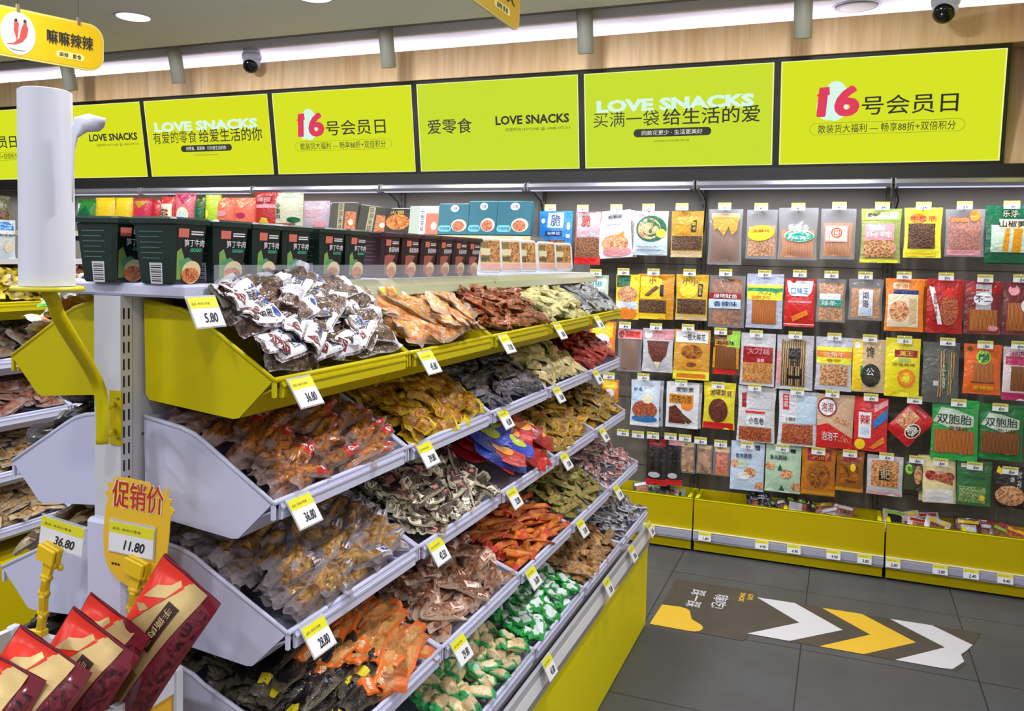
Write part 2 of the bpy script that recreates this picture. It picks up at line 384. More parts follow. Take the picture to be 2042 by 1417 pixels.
# ------------------------------------------------------------------ lit sign panels
LB_Y = E((216, 228, 40)); LB_G = E((203, 224, 52)); LB_L = E((219, 226, 36)); LB_EDGE = E((240, 246, 150))
T_INK = P((26, 26, 10), .6); T_RED = E((226, 66, 96)); T_WHT = E((196, 244, 236)); T_BLU = E((218, 248, 234)); T_PAL = E((236, 240, 220))
ZB, ZT, YBOT, YTOP = 1.309*S, 1.651*S, 2.87*S, 2.818*S
PBX = [x*S for x in (-4.80, -4.15, -3.502, -2.849, -2.179, -1.525, -.874, -.223, .424)]
FR = .0105*S
def member_day(F):
    F.oval(.262, .60, .062, .19, T_BLU, .001); F.oval(.225, .55, .05, .13, T_BLU, .001)
    F.text(.175, .45, .375, .74, '16', T_RED, .003, bold=.04, shear=.06); F.poly([(.172, .655), (.212, .735), (.232, .74), (.236, .665), (.205, .64)], T_RED, .0032); F.text(.385, .455, .81, .635, '号会员日', T_INK, .003, bold=.02)
    F.pill(.145, .28, .845, .395, T_INK, .002, line=.045); F.text(.185, .295, .805, .38, '散装货大福利 — 畅享88折+双倍积分', T_INK, .003, bold=.006)
def love(F):
    F.text(.06, .425, .35, .595, '爱零食', T_INK, .003, bold=.025); F.text(.50, .50, .945, .60, 'LOVE SNACKS', T_INK, .003, bold=.035)
    F.text(.56, .425, .95, .465, '加盟热线 HOTLINE ☎: 4008-377-311', T_INK, .003, bold=.004)
def slogan(a, b_, c_):
    def f(F):
        F.text(.07, .585, .905, .715, 'LOVE SNACKS', T_BLU, .002, bold=.05)
        F.text(.05, .43, .415, .59, a, T_INK, .003, bold=-.004); F.text(.435, .43, .935, .60, b_, T_INK, .003, bold=.022)
        F.pill(.275, .315, .69, .40, T_INK, .002); F.text(.32, .333, .645, .383, c_, T_PAL, .003, bold=.01)
        F.text(.385, .262, .575, .28, 'LOVE SNACKS FOR BETTER LIFE', T_INK, .003, bold=.003)
    return f
SIGNS = [(love, 'bare', None), (member_day, 'yellow lit sign about the 16th, cut off by the frame behind the paper roll', LB_Y), (love, 'yellow lit sign half hidden behind the white paper roll', LB_L),
         (slogan('有爱的零食', '给爱生活的你', '好零食、真新鲜 · 只为爱生活的你'), 'yellow lit sign with two-line slogan just right of the paper roll', LB_L),
         (member_day, 'yellow lit sign with pink 16 above the stacked dark cups', LB_Y), (love, 'yellow lit sign with black three-character name above the teal boxes', LB_G),
         (slogan('买满一袋', '给生活的爱', '同款花更少 · 生活更美好'), 'yellow lit sign with slogan ending in the word for love, dark pill below', LB_G),
         (member_day, 'yellow lit sign with pink 16 nearest the room corner', LB_Y)]
def lightbox(origin, xa, up, w, h, draw, label, face):
    M = frame(origin, xa, up); r = empty('lit_sign', mat4=M)
    tag(r, label, 'sign', 'lit signs above the wall shelving')
    fm = MB(); f = FR
    fm.box((0, 0, -.03), (f, h, .004), BLK).box((w-f, 0, -.03), (w, h, .004), BLK).box((f, 0, -.03), (w-f, f*.8, .004), BLK).box((f, h-f*1.5, -.03), (w-f, h, .004), BLK)
    fm.box((f, f*.8, -.03), (w-f, h-f*1.5, -.02), BLK)
    fm.build('frame', r)
    iw, ih = w-2*f, h-2.3*f
    a = MB(); a.box((f, f*.8, -.02), (w-f, h-f*1.5, 0), face)
    e = .006
    for q in (((f, f*.8), (w-f, f*.8+e*.7)), ((f, h-f*1.5-e*.7), (w-f, h-f*1.5)), ((f, f*.8), (f+e, h-f*1.5)), ((w-f-e, f*.8), (w-f, h-f*1.5))):
        a.box((q[0][0], q[0][1], 0), (q[1][0], q[1][1], .0008), LB_EDGE)
    a.build('lit_face', r)
    if draw:
        t = MB(); draw(Face(t, lambda u, v, l=0: (f+u*iw, f*.8+v*ih, l), iw, ih)); t.build('lettering', r)
    return r
for k in range(1, 8):
    draw, lab, face = SIGNS[k]
    x0, x1 = PBX[k], PBX[k+1]
    lightbox((x0, YBOT, ZB), (1, 0, 0), (0, YTOP-YBOT, ZT-ZB), x1-x0, math.hypot(YTOP-YBOT, ZT-ZB), draw, lab, face)
# first sign of the right-hand wall, leaning out the same way
lightbox((.50*S, 2.79*S, ZB), (0, -1, 0), (CORNER-.50*S, 0, ZT-ZB), .65*S, math.hypot(CORNER-.50*S, ZT-ZB), None, 'yellow lit sign on the side wall, cut off by the frame at the corner', LB_L)
# dark fascia under the signs, light bars, wires
f = tag(MB().box((XL, 2.868*S, 1.268*S), (.62*S, 2.90*S, 1.308*S), P((36, 36, 35), .45, .3)).build('fascia_board'), 'long dark fascia running under the yellow lit signs', 'fascia')
BARE = E((226, 226, 255), .9)
names = ['over the far wall end', 'left of the paper roll', 'behind the paper roll', 'above the crisp bags', 'above the dark food boxes', 'above the teal boxes', 'above the blue and red bags', 'above the clear bags', 'at the room corner']
for k, x in enumerate(BAR_X[1:]):
    r = empty('light_bar', (x, 2.868*S, 1.257*S))
    tag(r, 'slim aluminium light bar under the signs '+names[k+1], 'light', 'light bars under the signs')
    L_ = .605*S-.012
    b = MB(); prof = [(.0, .018), (-.018, .012), (-.024, -.006), (-.016, -.022), (.012, -.026), (.02, .0)]
    b.prism(prof, 'x', .006, L_, P((176, 176, 190), .24, .75)); b.build('housing', r)
    d = MB(); d.prism([(-.0165, -.0225), (.010, -.0262), (.010, -.0272), (-.0175, -.0235)], 'x', .02, L_-.02, BARE); d.build('diffuser', r)
    for q in (.004, L_-.002):
        e = MB(); e.prism([(.004, .022), (-.021, .015), (-.027, -.007), (-.018, -.025), (.014, -.03), (.023, .0)], 'x', q, q+.006, P((150, 150, 156), .4)); e.build('end_cap', r)
    if k >= 3:
        wpts = [(x, 2.885*S, 1.252*S), (x+.012, 2.91*S, 1.240*S), (x+.03, 2.96*S, 1.21*S), (x+.02, 3.0*S, 1.17*S), (x+.004, 3.03*S, 1.1*S)]
        tag(MB().tube(wpts, .004, BLK, 6).build('power_cable'), 'black cable dropping from the light bar joint '+names[k+1], 'cable')
# ------------------------------------------------------------------ shelving back: pegboard panels and slotted uprights
PEG = P((112, 106, 96), .55, var=.06)
for k in range(len(BAR_X)-1):
    x0 = BAR_X[k]; nm = names[k]
    b = MB(); b.box((x0+.022, 3.035*S, .02), (x0+.605*S-.022, 3.05*S, 1.29*S), PEG)
    for z in range(1, 5): b.box((x0+.022, 3.0345*S, z*.37), (x0+.605*S-.022, 3.0351*S, z*.37+.003), BLK)
    tag(b.build('back_panel'), 'grey steel back panel of the wall shelving '+nm.replace('above', 'behind'), 'panel', 'wall shelving back panels')
for k, x in enumerate(BAR_X):
    u = MB(); u.box((x-.02, 3.028*S, 0), (x+.02, 3.05*S, 1.29*S), P((84, 80, 72), .5))
    for j in range(46): u.box((x-.004, 3.0275*S, .06+j*.04), (x+.004, 3.0282*S, .085+j*.04), BLK)
    tag(u.build('shelf_upright'), 'slotted grey upright of the wall shelving '+(names[k-1].replace('above', 'right of') if k else 'at its far end'), 'upright', 'wall shelving uprights')
# arm of the canopy, seen as pale triangular brackets
for k, x in enumerate(BAR_X[5:8]):
    tag(MB().prism([(3.03*S, 1.29*S), (2.885*S, 1.265*S), (2.885*S, 1.255*S), (3.03*S, 1.21*S)], 'x', x-.003, x+.003, P((150, 148, 140), .5)).build('canopy_bracket'), 'thin steel canopy bracket behind the light bars '+names[k+5], 'bracket')

# ------------------------------------------------------------------ ceiling fittings
def downlight(x, y, lab):
    r = empty('ceiling_downlight', (x, y, CEIL)); tag(r, lab, 'light', 'round ceiling downlights')
    MB().lathe([(.082, -.001), (.092, -.006), (.096, 0), (.082, 0)], WHT, 32).build('trim_ring', r)
    MB().lathe([(.081, -.003), (.0, -.0035)], E((255, 252, 244), 3), 32).build('lens', r)
for x, y in DOWNLIGHTS:
    if y > 3 and x in (-3.48, -2.37): downlight(x, y, 'lit round ceiling downlight '+('right of the hanging chili sign' if x == -3.48 else 'cut off by the top edge, right of the other one'))
LAB = ['behind the hanging chili sign', 'between the chili sign and the dome camera', 'right of the first dome camera', 'right of the pointed hanging sign', 'by the round grille on the right']
for k, (x, y) in enumerate(SPOTS):
    r = empty('spotlight', (x*S, y*S-.03, CEIL+.04), rot=(radians(13), 0, 0))
    tag(r, 'grey cylinder spotlight hanging from the ceiling slot '+LAB[k], 'light', 'cylinder spotlights in the ceiling slot')
    g = P((150, 150, 140), .5)
    MB().lathe([(.0, .02), (.04, .02), (.04, -.235), (.036, -.238), (.034, -.225)], g, 24).build('housing', r)
    MB().lathe([(.034, -.224), (.0, -.224)], E((255, 250, 240), 2), 20).build('lens', r)
g = empty('ceiling_speaker', (0.001*S, 2.855*S, CEIL)); tag(g, 'round white ceiling speaker grille near the second dome camera', 'speaker')
MB().lathe([(.095, 0), (.103, -.006), (.108, 0)], WHT, 32).build('rim', g)
MB().lathe([(.094, -.004), (.06, -.006), (.0, -.006)], P((170, 166, 158), .7, var=.1), 32).build('grille', g)
def dome_camera(px, py, Y, aim, lab):
    b_ = at_y(px, py, Y); z0 = b_.z+.099
    r = empty('security_camera', (b_.x, b_.y, z0)); tag(r, lab, 'camera')
    MB().lathe([(.05, .0), (.05, CEIL-z0-.001), (.0, CEIL-z0-.001)], WHT, 24).build('ceiling_mount', r)
    MB().lathe([(.056, 0), (.058, -.02), (.054, -.032), (.05, -.034)], WHT, 28).build('base', r)
    MB().lathe([(.05, -.03), (.052, -.05), (.048, -.07), (.034, -.088), (.015, -.098), (.0, -.1)], WHT, 28).build('dome', r)
    q = MB(); A = Vector(aim).normalized(); o = Vector((0, 0, -.056))
    M = frame(o+A*.036, A.orthogonal(), A.cross(A.orthogonal()))
    q.lathe([(.044, -.02), (.043, .002), (.036, .011), (.018, .018), (0, .02)], P((12, 14, 14), .12), 28); q.xf(M); q.build('lens_dome', r)
dome_camera(502, 142, 2.77, (.28, -.75, -.62), 'white dome security camera with black eye between two spotlights')
dome_camera(1884, 42, 2.72, (-.25, -.75, -.5), 'white dome security camera with tilted black eye at upper right')

# ------------------------------------------------------------------ hanging signs
def hanging_sign(M, w, h, lab, draw, wires, rr):
    r = empty('hanging_sign', mat4=M); tag(r, lab, 'sign', 'yellow hanging aisle signs')
    def outline(q):
        pts = []
        for cx, cy, a0 in ((w-rr, rr, -pi/2), (w-rr, h-rr, 0), (rr, h-rr, pi/2), (rr, rr, pi)):
            for i in range(9): a = a0+pi/2*i/8; pts.append((cx+(rr-q)*cos(a), cy+(rr-q)*sin(a)))
        return pts
    MB().prism(outline(0), 'z', -.004, .004, P((196, 180, 84), .4)).build('plate', r)
    b = MB(); b.prism(outline(.007), 'z', .004, .0048, P((206, 168, 8), .4, spec=.2)); b.prism(outline(.007), 'z', -.0048, -.004, P((206, 168, 8), .4, spec=.2)); b.build('yellow_face', r)
    t = MB(); draw(Face(t, lambda u, v, l=0: (u*w, v*h, .005+l), w, h)); t.build('lettering', r)
    for x in wires:
        p0 = M @ Vector((x, h, 0)); top = Vector((p0.x, p0.y, CEIL)); iv = M.inverted()
        q = MB(); q.tube([iv @ top, iv @ (top*.5+p0*.5), Vector((x, h+.012, 0))], .0013, P((96, 90, 84), .4, .5), 5)
        q.box((x-.004, h-.012, -.007), (x+.004, h+.014, .007), P((110, 100, 80), .4, .4)); q.build('hanging_wire', r)
def chili(F0):
    class G:
        def __getattr__(s, n):
            def call(*a, **k):
                if n == 'poly': return F0.poly([(.48+(u-.30)*.92, v) for u, v in a[0]], *a[1:], **k)
                return getattr(F0, n)(*a, **k)
            return call
    F = G()
    F.oval(.48, .5, .10, .43, P((206, 204, 196), .5), .0006, 28); R_ = P((170, 52, 44), .4)
    F.poly([(.275, .72), (.29, .74), (.305, .70), (.30, .50), (.292, .32), (.285, .42), (.272, .55)], R_, .001)
    F.poly([(.335, .73), (.35, .72), (.362, .62), (.352, .46), (.325, .34), (.285, .27), (.235, .25), (.228, .26), (.27, .29), (.305, .40), (.318, .60)], R_, .0014)
    F.poly([(.272, .73), (.28, .78), (.292, .79), (.298, .74)], T_INK, .0016); F.poly([(.33, .74), (.335, .80), (.35, .79), (.352, .73)], T_INK, .0016)
    F.poly([(.23, .19), (.27, .17), (.32, .165), (.355, .175), (.32, .15), (.27, .15)], P((40, 90, 90), .5), .001)
    F.text(.645, .42, .93, .72, '嘛嘛辣辣', T_INK, .001, bold=.05)
    F.pill(.70, .17, .875, .31, P((226, 214, 120), .5), .0006); F.text(.72, .19, .775, .29, '麻辣', T_INK, .001, bold=.03); F.text(.80, .19, .855, .29, '素食', T_INK, .001, bold=.03)
def treat(F):
    F.oval(.25, .5, .14, .42, P((232, 230, 218), .5), .0006, 28)
    F.text(.46, .42, .90, .78, '喜欢', T_INK, .001, bold=.04); F.pill(.55, .17, .82, .32, P((226, 214, 120), .5), .0006); F.text(.59, .19, .78, .30, '麻辣 素食', T_INK, .001, bold=.03)
a = radians(19.8); xa = Vector((sin(a), cos(a), 0))
d = ray(206, 100); d0 = CAM+d*(1.95*S)                        # right tip of the near sign
hs = .106*S; M = frame(d0-xa*.52+Vector((0, 0, -hs*.5)), xa, (0, 0, 1))
hanging_sign(M, .52, hs, 'yellow hanging sign with two red chilis in a white disc', chili, (.25, .437), hs*.32)
d0 = CAM+ray(1034, 40)*(2.0*S); M = frame(d0-Vector((0, .52, 0))+Vector((0, 0, -.045)), (0, 1, 0), (0, 0, 1))
hanging_sign(M, .52, hs*1.1, 'yellow hanging sign cut off by the top edge, its lower corner pointing down', treat, (.12, .42), hs*.3)

# ------------------------------------------------------------------ floor sticker
def sticker():
    r = empty('floor_sticker', (0, 0, 0)); tag(r, 'dark floor sticker with white and yellow arrows on the grey tiles', 'sticker')
    X = lambda a: a*S
    pts = [(-.455, 2.617), (-.212, 2.62), (-.205, 2.574), (.385, 2.577), (.36, 2.50), (.352, 2.484), (.335, 2.44), (.32, 2.41), (.322, 2.36), (.295, 2.306), (-.2, 2.306), (-.212, 2.257), (-.462, 2.257)]
    b = MB(); b.prism([(X(x), X(y)) for x, y in pts][::-1], 'z', .0008, .0016, P((72, 66, 58), .5, var=.12)); b.build('sheet', r)
    def chev(x, mat, torn=False):
        p = [(x, 2.572), (x+.107, 2.575), (x+.238, 2.438), (x+.107, 2.307), (x, 2.307), (x+.126, 2.438)]
        if torn: p = [(x, 2.572), (x+.107, 2.575), (x+.196, 2.484), (x+.176, 2.44), (x+.16, 2.41), (x+.163, 2.37), (x+.13, 2.312), (x+.1, 2.307), (x, 2.307), (x+.126, 2.438)]
        q = MB(); q.prism([(X(a_), X(b_)) for a_, b_ in p][::-1], 'z', .0016, .0022, mat); return q
    W = P((206, 206, 212), .45); Y_ = P((222, 180, 50), .45)
    chev(-.206, W).build('white_arrow', r); chev(-.024, Y_).build('yellow_arrow', r); chev(.157, W, True).build('white_arrow', r)
    t = MB(); F = Face(t, lambda u, v, l=0: (X(u), X(v), .0016+l), 1, 1)
    def down(x0, x1, y1, y0, s, mat, bo):              # read from the shelf side: baseline runs towards the camera
        g, fs, _ = glyphs(s, bo, 0); t.add([(X(x0+(x1-x0)*gy), X(y1-(y1-y0)*gx), .0022+q) for gx, gy, q in g], fs, mat)
    down(-.232, -.217, 2.588, 2.543, 'LOVE', Y_, .03); down(-.255, -.240, 2.588, 2.52, 'SNACKS', Y_, .03)
    down(-.325, -.283, 2.545, 2.44, '嗨吃!', W, .03); down(-.395, -.352, 2.555, 2.42, '踩一踩', W, .03)
    t.build('lettering', r)
    q = MB(); y = [(-.462, 2.257), (-.352, 2.257)]+[(-.352+.03*sin(a_), 2.288-.031*cos(a_)) for a_ in (.4, .9, 1.4, 1.9, 2.4)]+[(-.36, 2.335), (-.37, 2.37)]+[(-.405+.035*cos(a_), 2.372+.035*sin(a_)) for a_ in (.5, 1.0, 1.6)]+[(-.457, 2.40)]
    q.prism([(X(a_), X(b_)) for a_, b_ in y], 'z', .0016, .002, Y_); q.build('yellow_patch', r)
sticker()
# ------------------------------------------------------------------ the long double-sided gondola
Y0, BW = .737*S, .2985*S                                      # near end of the bins, bin width
XS = -.744*S                                                  # shelf face of the spine
def gondola():
    r = empty('gondola_shelf', (-.7635*S, 1.48*S, 0)); tag(r, 'long white double-sided shelf unit with slotted end post and yellow base', 'shelf')
    iv = r.matrix_world.inverted() if False else Matrix.Translation((.7635*S, -1.48*S, 0))
    def part(mb, name): mb.xf(iv); return mb.build(name, r)
    yE = 2.232*S
    b = MB().box((-.781*S, .725*S, .1), (-.746*S, yE, .955*S), WHTM)
    for z in (.30, .52, .74, .96, 1.18): b.box((-.7455*S, .737*S, z), (-.7452*S, yE, z+.004), GREY)
    part(b, 'spine_panel')
    for k, y in enumerate((.706, 1.303, 1.90, 2.216)):
        p = MB(); x0, x1 = -.783*S, -.744*S
        if k: x0, x1 = -.7445*S, -.742*S
        p.box((x0, y*S, .0), (x1, (y+.0165)*S, .9475*S), WHTM)
        for j in range(46):
            z = .10+j*.0285
            for q in (.0035, .0105): p.box((x1-.001, (y+q)*S, z), (x1+.0006, (y+q+.0022)*S, z+.0185), BLK)
        part(p, 'slotted_post')
    part(MB().box((-.778*S, .688*S, 0), (-.722*S, .704*S, .70*S), WHT, .006), 'end_cover')
    zb = .228*S
    f = MB().box((-.4733*S, .66*S, .006), (-.4713*S, yE+.02, zb), YELB); f.box((-.4733*S, .66*S, zb-.004), (-.4680*S, yE+.02, zb+.004), YELB)
    f.box((-.4733*S, yE+.005, .006), (-.5*S, yE+.02, zb), YELD); part(f, 'base_panel')
    part(MB().box((-1.02*S, .70*S, 0), (-.476*S, yE, .05), BLK).box((-1.02*S, .70*S, .05), (-.4745*S, yE, .222*S), WHTM).box((-1.06*S, .70*S, .0), (-1.02*S, yE, zb), YELD), 'base_deck')
    q = MB(); prof = [(-.4745*S, zb-.004), (-.466*S, zb+.004), (-.463*S, zb+.03), (-.468*S, zb+.085), (-.474*S, zb+.088), (-.469*S, zb+.03)]
    q.prism(prof, 'y', .70*S, yE, P((186, 186, 194), .2, .1)); part(q, 'price_rail')
    q = MB()
    q.prism([(-.4625*S, zb+.034), (-.466*S, zb+.066), (-.4654*S, zb+.066), (-.4619*S, zb+.034)], 'y', .70*S, yE, P((232, 232, 240), .3)); part(q, 'rail_label_strip')
    t = MB().box((-.8705*S, .706*S, .948*S), (-.656*S, 2.25*S, .9625*S), WHT, .004); part(t, 'top_board')
    q = MB(); q.prism([(-.6565*S, .962*S), (-.651*S, .960*S), (-.641*S, .951*S), (-.634*S, .938*S), (-.6355*S, .937*S), (-.6445*S, .949*S), (-.654*S, .955*S)], 'y', .745*S, 2.25*S, P((158, 158, 132), .25)); part(q, 'top_price_rail')
    q = MB(); q.box((-.6575*S, .755*S, .962*S), (-.6565*S, 2.25*S, .984*S), CLEAR((205, 212, 225), .17, .05)); part(q, 'clear_lip')
gondola()

# ------------------------------------------------------------------ bins
def bin_profile(D, bh=.117, fd=.073, fh=-.069, bb=-.052):
    return [(0, 0), (fd*.93, fh*.97), (fd*1.1, fh), (D-.012, bb), (D-.004, bb+.01), (D, bh), (D-.082, bh-.012), (D-.108, bh-.020), (D-.132, bh-.033)]
def make_bin(name, D, mat, lab, cat, M, grp, bh=.117, W=None, wavy=False):
    """hopper bin; local x = towards the aisle, y along the shelf, z up; origin at the front rim"""
    W = (W or BW)-.003; pr = bin_profile(D, bh); q = [(-d, h) for d, h in pr]
    r = empty(name, mat4=M); tag(r, lab, cat, grp)
    a = MB(); path = [q[0], q[1], q[2], q[3], q[4], q[5]]; t = .003
    for i in range(len(path)-1):
        (x0, z0), (x1, z1) = path[i], path[i+1]; dx, dz = x1-x0, z1-z0; l = math.hypot(dx, dz); nx, nz = dz/l*t, -dx/l*t
        a.prism([(x0, z0), (x1, z1), (x1+nx, z1+nz), (x0+nx, z0+nz)], 'y', .0015, W-.0015, mat)
    a.build('shell', r)
    for y in (0, W-.004):
        s = MB(); s.prism(q, 'y', y, y+.004, mat)
        s.tube([(x, y+.002, z) for x, z in (q[0], q[8], q[7], q[6], q[5])], .0042, mat, 7); s.build('side_wall', r)
    li = MB(); li.prism([(-.006, -.014), (-.03, -.026), (-(D-.008), -.018), (-(D-.008), -.021), (-.03, -.029), (-.006, -.017)], 'y', .005, W-.005, mat); li.build('floor_liner', r)  # added sheet above the hopper floor, so gaps look lighter
    l = MB(); n = 10
    l.tube([(0, .002, 0), (0, W-.002, 0)], .0048, mat, 8)
    l.box((.0, .016, -.030), (.005, W-.016, -.004), mat); l.box((.004, .016, -.012), (.0075, W-.016, -.008), mat)
    l.box((-.004, .001, -.028), (.002, .007, 0), mat); l.box((-.004, W-.007, -.028), (.002, W-.001, 0), mat); l.build('front_lip', r)
    return r
ROWS = [(-.562, .863), (-.562, .730), (-.542, .591), (-.503, .454), (-.472, .328)]
ROWN = ['top yellow row', 'upper white row', 'middle white row', 'lower white row', 'bottom row']
POSN = ['nearest the post', 'second from the post', 'third from the post', 'second from wall end', 'at the wall end']
BINM = {}
for r_, (xr, zr) in enumerate(ROWS):
    for k in range(5):
        D = (-xr-.744)*-S
        M = Matrix.Translation((xr*S, Y0+BW*k, zr*S)); BINM[(r_, k)] = (M, D)
        make_bin('display_bin', D-.004, YEL if r_ == 0 else WHT, '%s bin in the %s of the long shelf, %s' % ('yellow' if r_ == 0 else 'white', ROWN[r_], POSN[k]), 'bin', M, 'bins of the long shelf, '+ROWN[r_], bh=.117 if r_ < 4 else .075)
# the other side of the shelf shows only the near bins
for r_, (xr, zr) in enumerate(ROWS[:4]):
    x = -.7835-((-.744)-xr if False else (-xr-.744)*-1)
    M = Matrix.Translation((x*S, Y0+.01+BW, zr*S)) @ Matrix.Rotation(pi, 4, 'Z'); BINM[('L', r_)] = (M, (-xr-.744)*-S)
    make_bin('display_bin', (-xr-.744)*-S-.004, YEL if r_ == 0 else WHT, '%s bin left of the slotted post, %s' % ('yellow' if r_ == 0 else 'white', ['beside the yellow pipe', 'second from the top', 'behind the 36.80 clip', 'low behind the red bags']  [r_]), 'bin', M, 'bins on the far side of the long shelf')

# ------------------------------------------------------------------ heaps of packets
def packet_mesh(L_, W_, T_, seed, pinch=.0, crumple=.004, nu=14, nv=7):
    rnd = random.Random(seed); vs = []; uv = []; fs = []
    bend = rnd.uniform(-1, 1)*L_*.06; ph = [rnd.uniform(0, 6.3) for _ in range(9)]; k1 = [rnd.uniform(-7, 7) for _ in range(3)]; k2 = [rnd.uniform(3, 8) for _ in range(3)]; curl = [rnd.uniform(-1, 1)*L_*.055 for _ in range(2)]
    for side in (1, -1):
        for j in range(nv+1):
            for i in range(nu+1):
                u, v = i/nu, j/nv; a = 1-abs(2*u-1)**3.0; c = 1-abs(2*v-1)**2.2
                t = max(0, a*c)**.6*T_/2*(1+.35*sin(9*u+ph[0])*sin(5*v+ph[1]))
                w = W_*(1-pinch*max(0, abs(2*u-1)-.35)*1.5+.05*sin(7*u+ph[2]))
                flat_ = max(0, abs(2*u-1)-.68)/.32
                z = side*t*(1 if side > 0 else .7)+bend*(4*(u-.5)**2-.3)+crumple*(sin(11*u+ph[3]+5*v)+.7*sin(8*v+ph[4]-6*u))*(.4+.9*flat_)+crumple*1.1*sum(.8-2*abs(sin(k1[q]*u+k2[q]*v+ph[6+q]))**.7 for q in range(3))*.55+curl[0 if u < .5 else 1]*flat_**2
                vs.append(((u-.5)*L_, (v-.5)*w, z)); uv.append((u, v if side > 0 else v))
    o = (nu+1)*(nv+1)
    for j in range(nv):
        for i in range(nu):
            a, b = j*(nu+1)+i, j*(nu+1)+i+1; c, d = b+nu+1, a+nu+1
            fs.append((a, b, c, d)); fs.append((o+d, o+c, o+b, o+a))
    return vs, fs, uv
_PM = {}
def packet_variants(key, L_, W_, T_, mat, pinch, extra=None, crumple=.004, nvar=5):
    if key not in _PM:
        out = []
        for s in range(nvar):
            m = MB(); vs, fs, uv = packet_mesh(L_, W_, T_, hash(key) % 1000+s if False else s*7+len(key), pinch, crumple); m.add(vs, fs, mat, True); m.uv = uv
            o = m.build(key); me = o.data; bpy.data.objects.remove(o); out.append((me, vs))
        _PM[key] = out
    return _PM[key]
def top_of(vs, nu=14, nv=7):
    def f(u, v, l=0):
        i = min(max(u, 0), .999)*nu; j = min(max(v, 0), .999)*nv; i0, j0 = int(i), int(j); fi, fj = i-i0, j-j0
        g = lambda a, b: Vector(vs[b*(nu+1)+a])
        p = g(i0, j0)*(1-fi)*(1-fj)+g(i0+1, j0)*fi*(1-fj)+g(i0, j0+1)*(1-fi)*fj+g(i0+1, j0+1)*fi*fj
        return (p.x, p.y, p.z+l)
    return f
def heap(M, D, name, lab, cat, grp, mat, n, L_, W_, T_, mu=0, sd=.35, pinch=.3, hb=.115, bump=.03, layers=2, W=None, seed=1, decal=None, dspan=(0.02, .93), lift=0, crumple=.0019, tilt=.26, uspan=(0, 1), dprob=1):
    rnd = random.Random(seed); W = W or BW; var = packet_variants(name+str(seed), L_, W_, T_, mat, pinch, crumple=crumple); dm = None
    if decal:
        dm = []
        for me, vs in var:
            q = MB(); decal(Face(q, top_of(vs), L_, W_, True)); o = q.build('printed_label'); dm.append(o.data); bpy.data.objects.remove(o)
    slope = math.atan2(hb+.01, D); root = None; count = 0
    span = W*(uspan[1]-uspan[0])
    for lay in range(layers):
        m = round(n*1.5)//layers; rows = max(2, round(math.sqrt(m*(D/math.cos(slope))/span*(L_*.75+W_*.25)/(W_+.15*L_)))); cols = max(1, math.ceil(m/rows))
        for a in range(rows):
            for b in range(cols):
                fd = (a+.5+rnd.uniform(-.45, .45))/rows; fu = (b+.5+rnd.uniform(-.45, .45)+(.5*(a % 2)-.25))/cols
                d = D*(dspan[0]+(dspan[1]-dspan[0])*fd); th = rnd.gauss(mu, sd)
                if rnd.random() < .12: th += rnd.uniform(-.9, .9)
                half = (abs(cos(th))*L_+abs(sin(th))*W_)/2*1.04+.007; hd = (abs(sin(th))*L_+abs(cos(th))*W_)/2*.8
                y = W*uspan[0]+fu*span; y = min(max(y, half), W-half) if W > 2*half else W/2
                d = min(max(d, hd*.7-.003+(layers-1-lay)*.010), D-hd*.6)
                z = -.004+(d/D)*(hb+.004)+bump*sin(pi*min(1, d/D*1.15))*(.55+.45*sin(pi*y/W))+lift+.006+(lay-layers+1)*T_*.75+rnd.uniform(-.2, .7)*T_
                sl = math.atan2(hb+.014+bump*pi*cos(pi*d/D)*.7, D)
                R_ = Matrix.Rotation(sl*.9, 4, 'Y') @ Matrix.Rotation(pi/2+th, 4, 'Z') @ Matrix.Rotation(rnd.gauss(0, tilt), 4, 'X') @ Matrix.Rotation(rnd.gauss(0, tilt*.5), 4, 'Y')
                k = rnd.randrange(len(var)); me = var[k][0]
                o = bpy.data.objects.new(name, me); COL.objects.link(o); o.matrix_world = M @ Matrix.Translation((-d, y, z+T_*.4)) @ R_ @ Matrix.Diagonal((rnd.uniform(.86, 1.12), rnd.uniform(.82, 1.15), rnd.uniform(.8, 1.3), 1))
                tag(o, lab, cat, grp)
                if dm and lay == layers-1 and rnd.random() < dprob:
                    c = bpy.data.objects.new('printed_label', dm[k]); COL.objects.link(c); c.parent = o
                count += 1
    return count

MAR = P((110, 28, 34), .35); PRW = P((222, 222, 232), .25); PRR = P((198, 36, 40), .3); PRB = P((40, 70, 150), .3); PRK = P((30, 26, 34), .4)
def dec_fish(F):
    F.rect(.03, .08, .50, .92, PRW, .0005, 6); F.poly([(.06, .50), (.13, .86), (.20, .50), (.13, .14)], MAR, .0012)
    F.text(.095, .32, .165, .68, '小', PRW, .0018, bold=.02); F.text(.23, .3, .40, .68, '鱼皮', PRK, .0014, bold=.01); F.oval(.45, .5, .035, .22, PRB, .0012, 10)
def dec_red(F):
    F.rect(.72, .12, .93, .88, PRR, .0005, 4); F.oval(.825, .5, .045, .22, PRW, .001, 10); F.text(.80, .36, .85, .64, '肉', PRR, .0014)
def dec_lilac(F):
    F.rect(.74, .08, .96, .92, P((206, 204, 226), .25), .0005, 4); F.text(.79, .3, .9, .7, '鸡爪', PRB, .001)
def dec_cream(F):
    F.rect(.05, .1, .30, .9, P((226, 218, 196), .3), .0005, 4); F.text(.10, .3, .26, .7, '豆干', PRK, .001, bold=.02); F.rect(.66, .1, .82, .9, P((206, 120, 120), .3), .0005, 3)
def dec_pink(F):
    F.rect(.68, .08, .95, .92, P((232, 206, 190), .25), .0005, 4); F.text(.74, .3, .88, .7, '素肉', P((190, 60, 70), .4), .001)
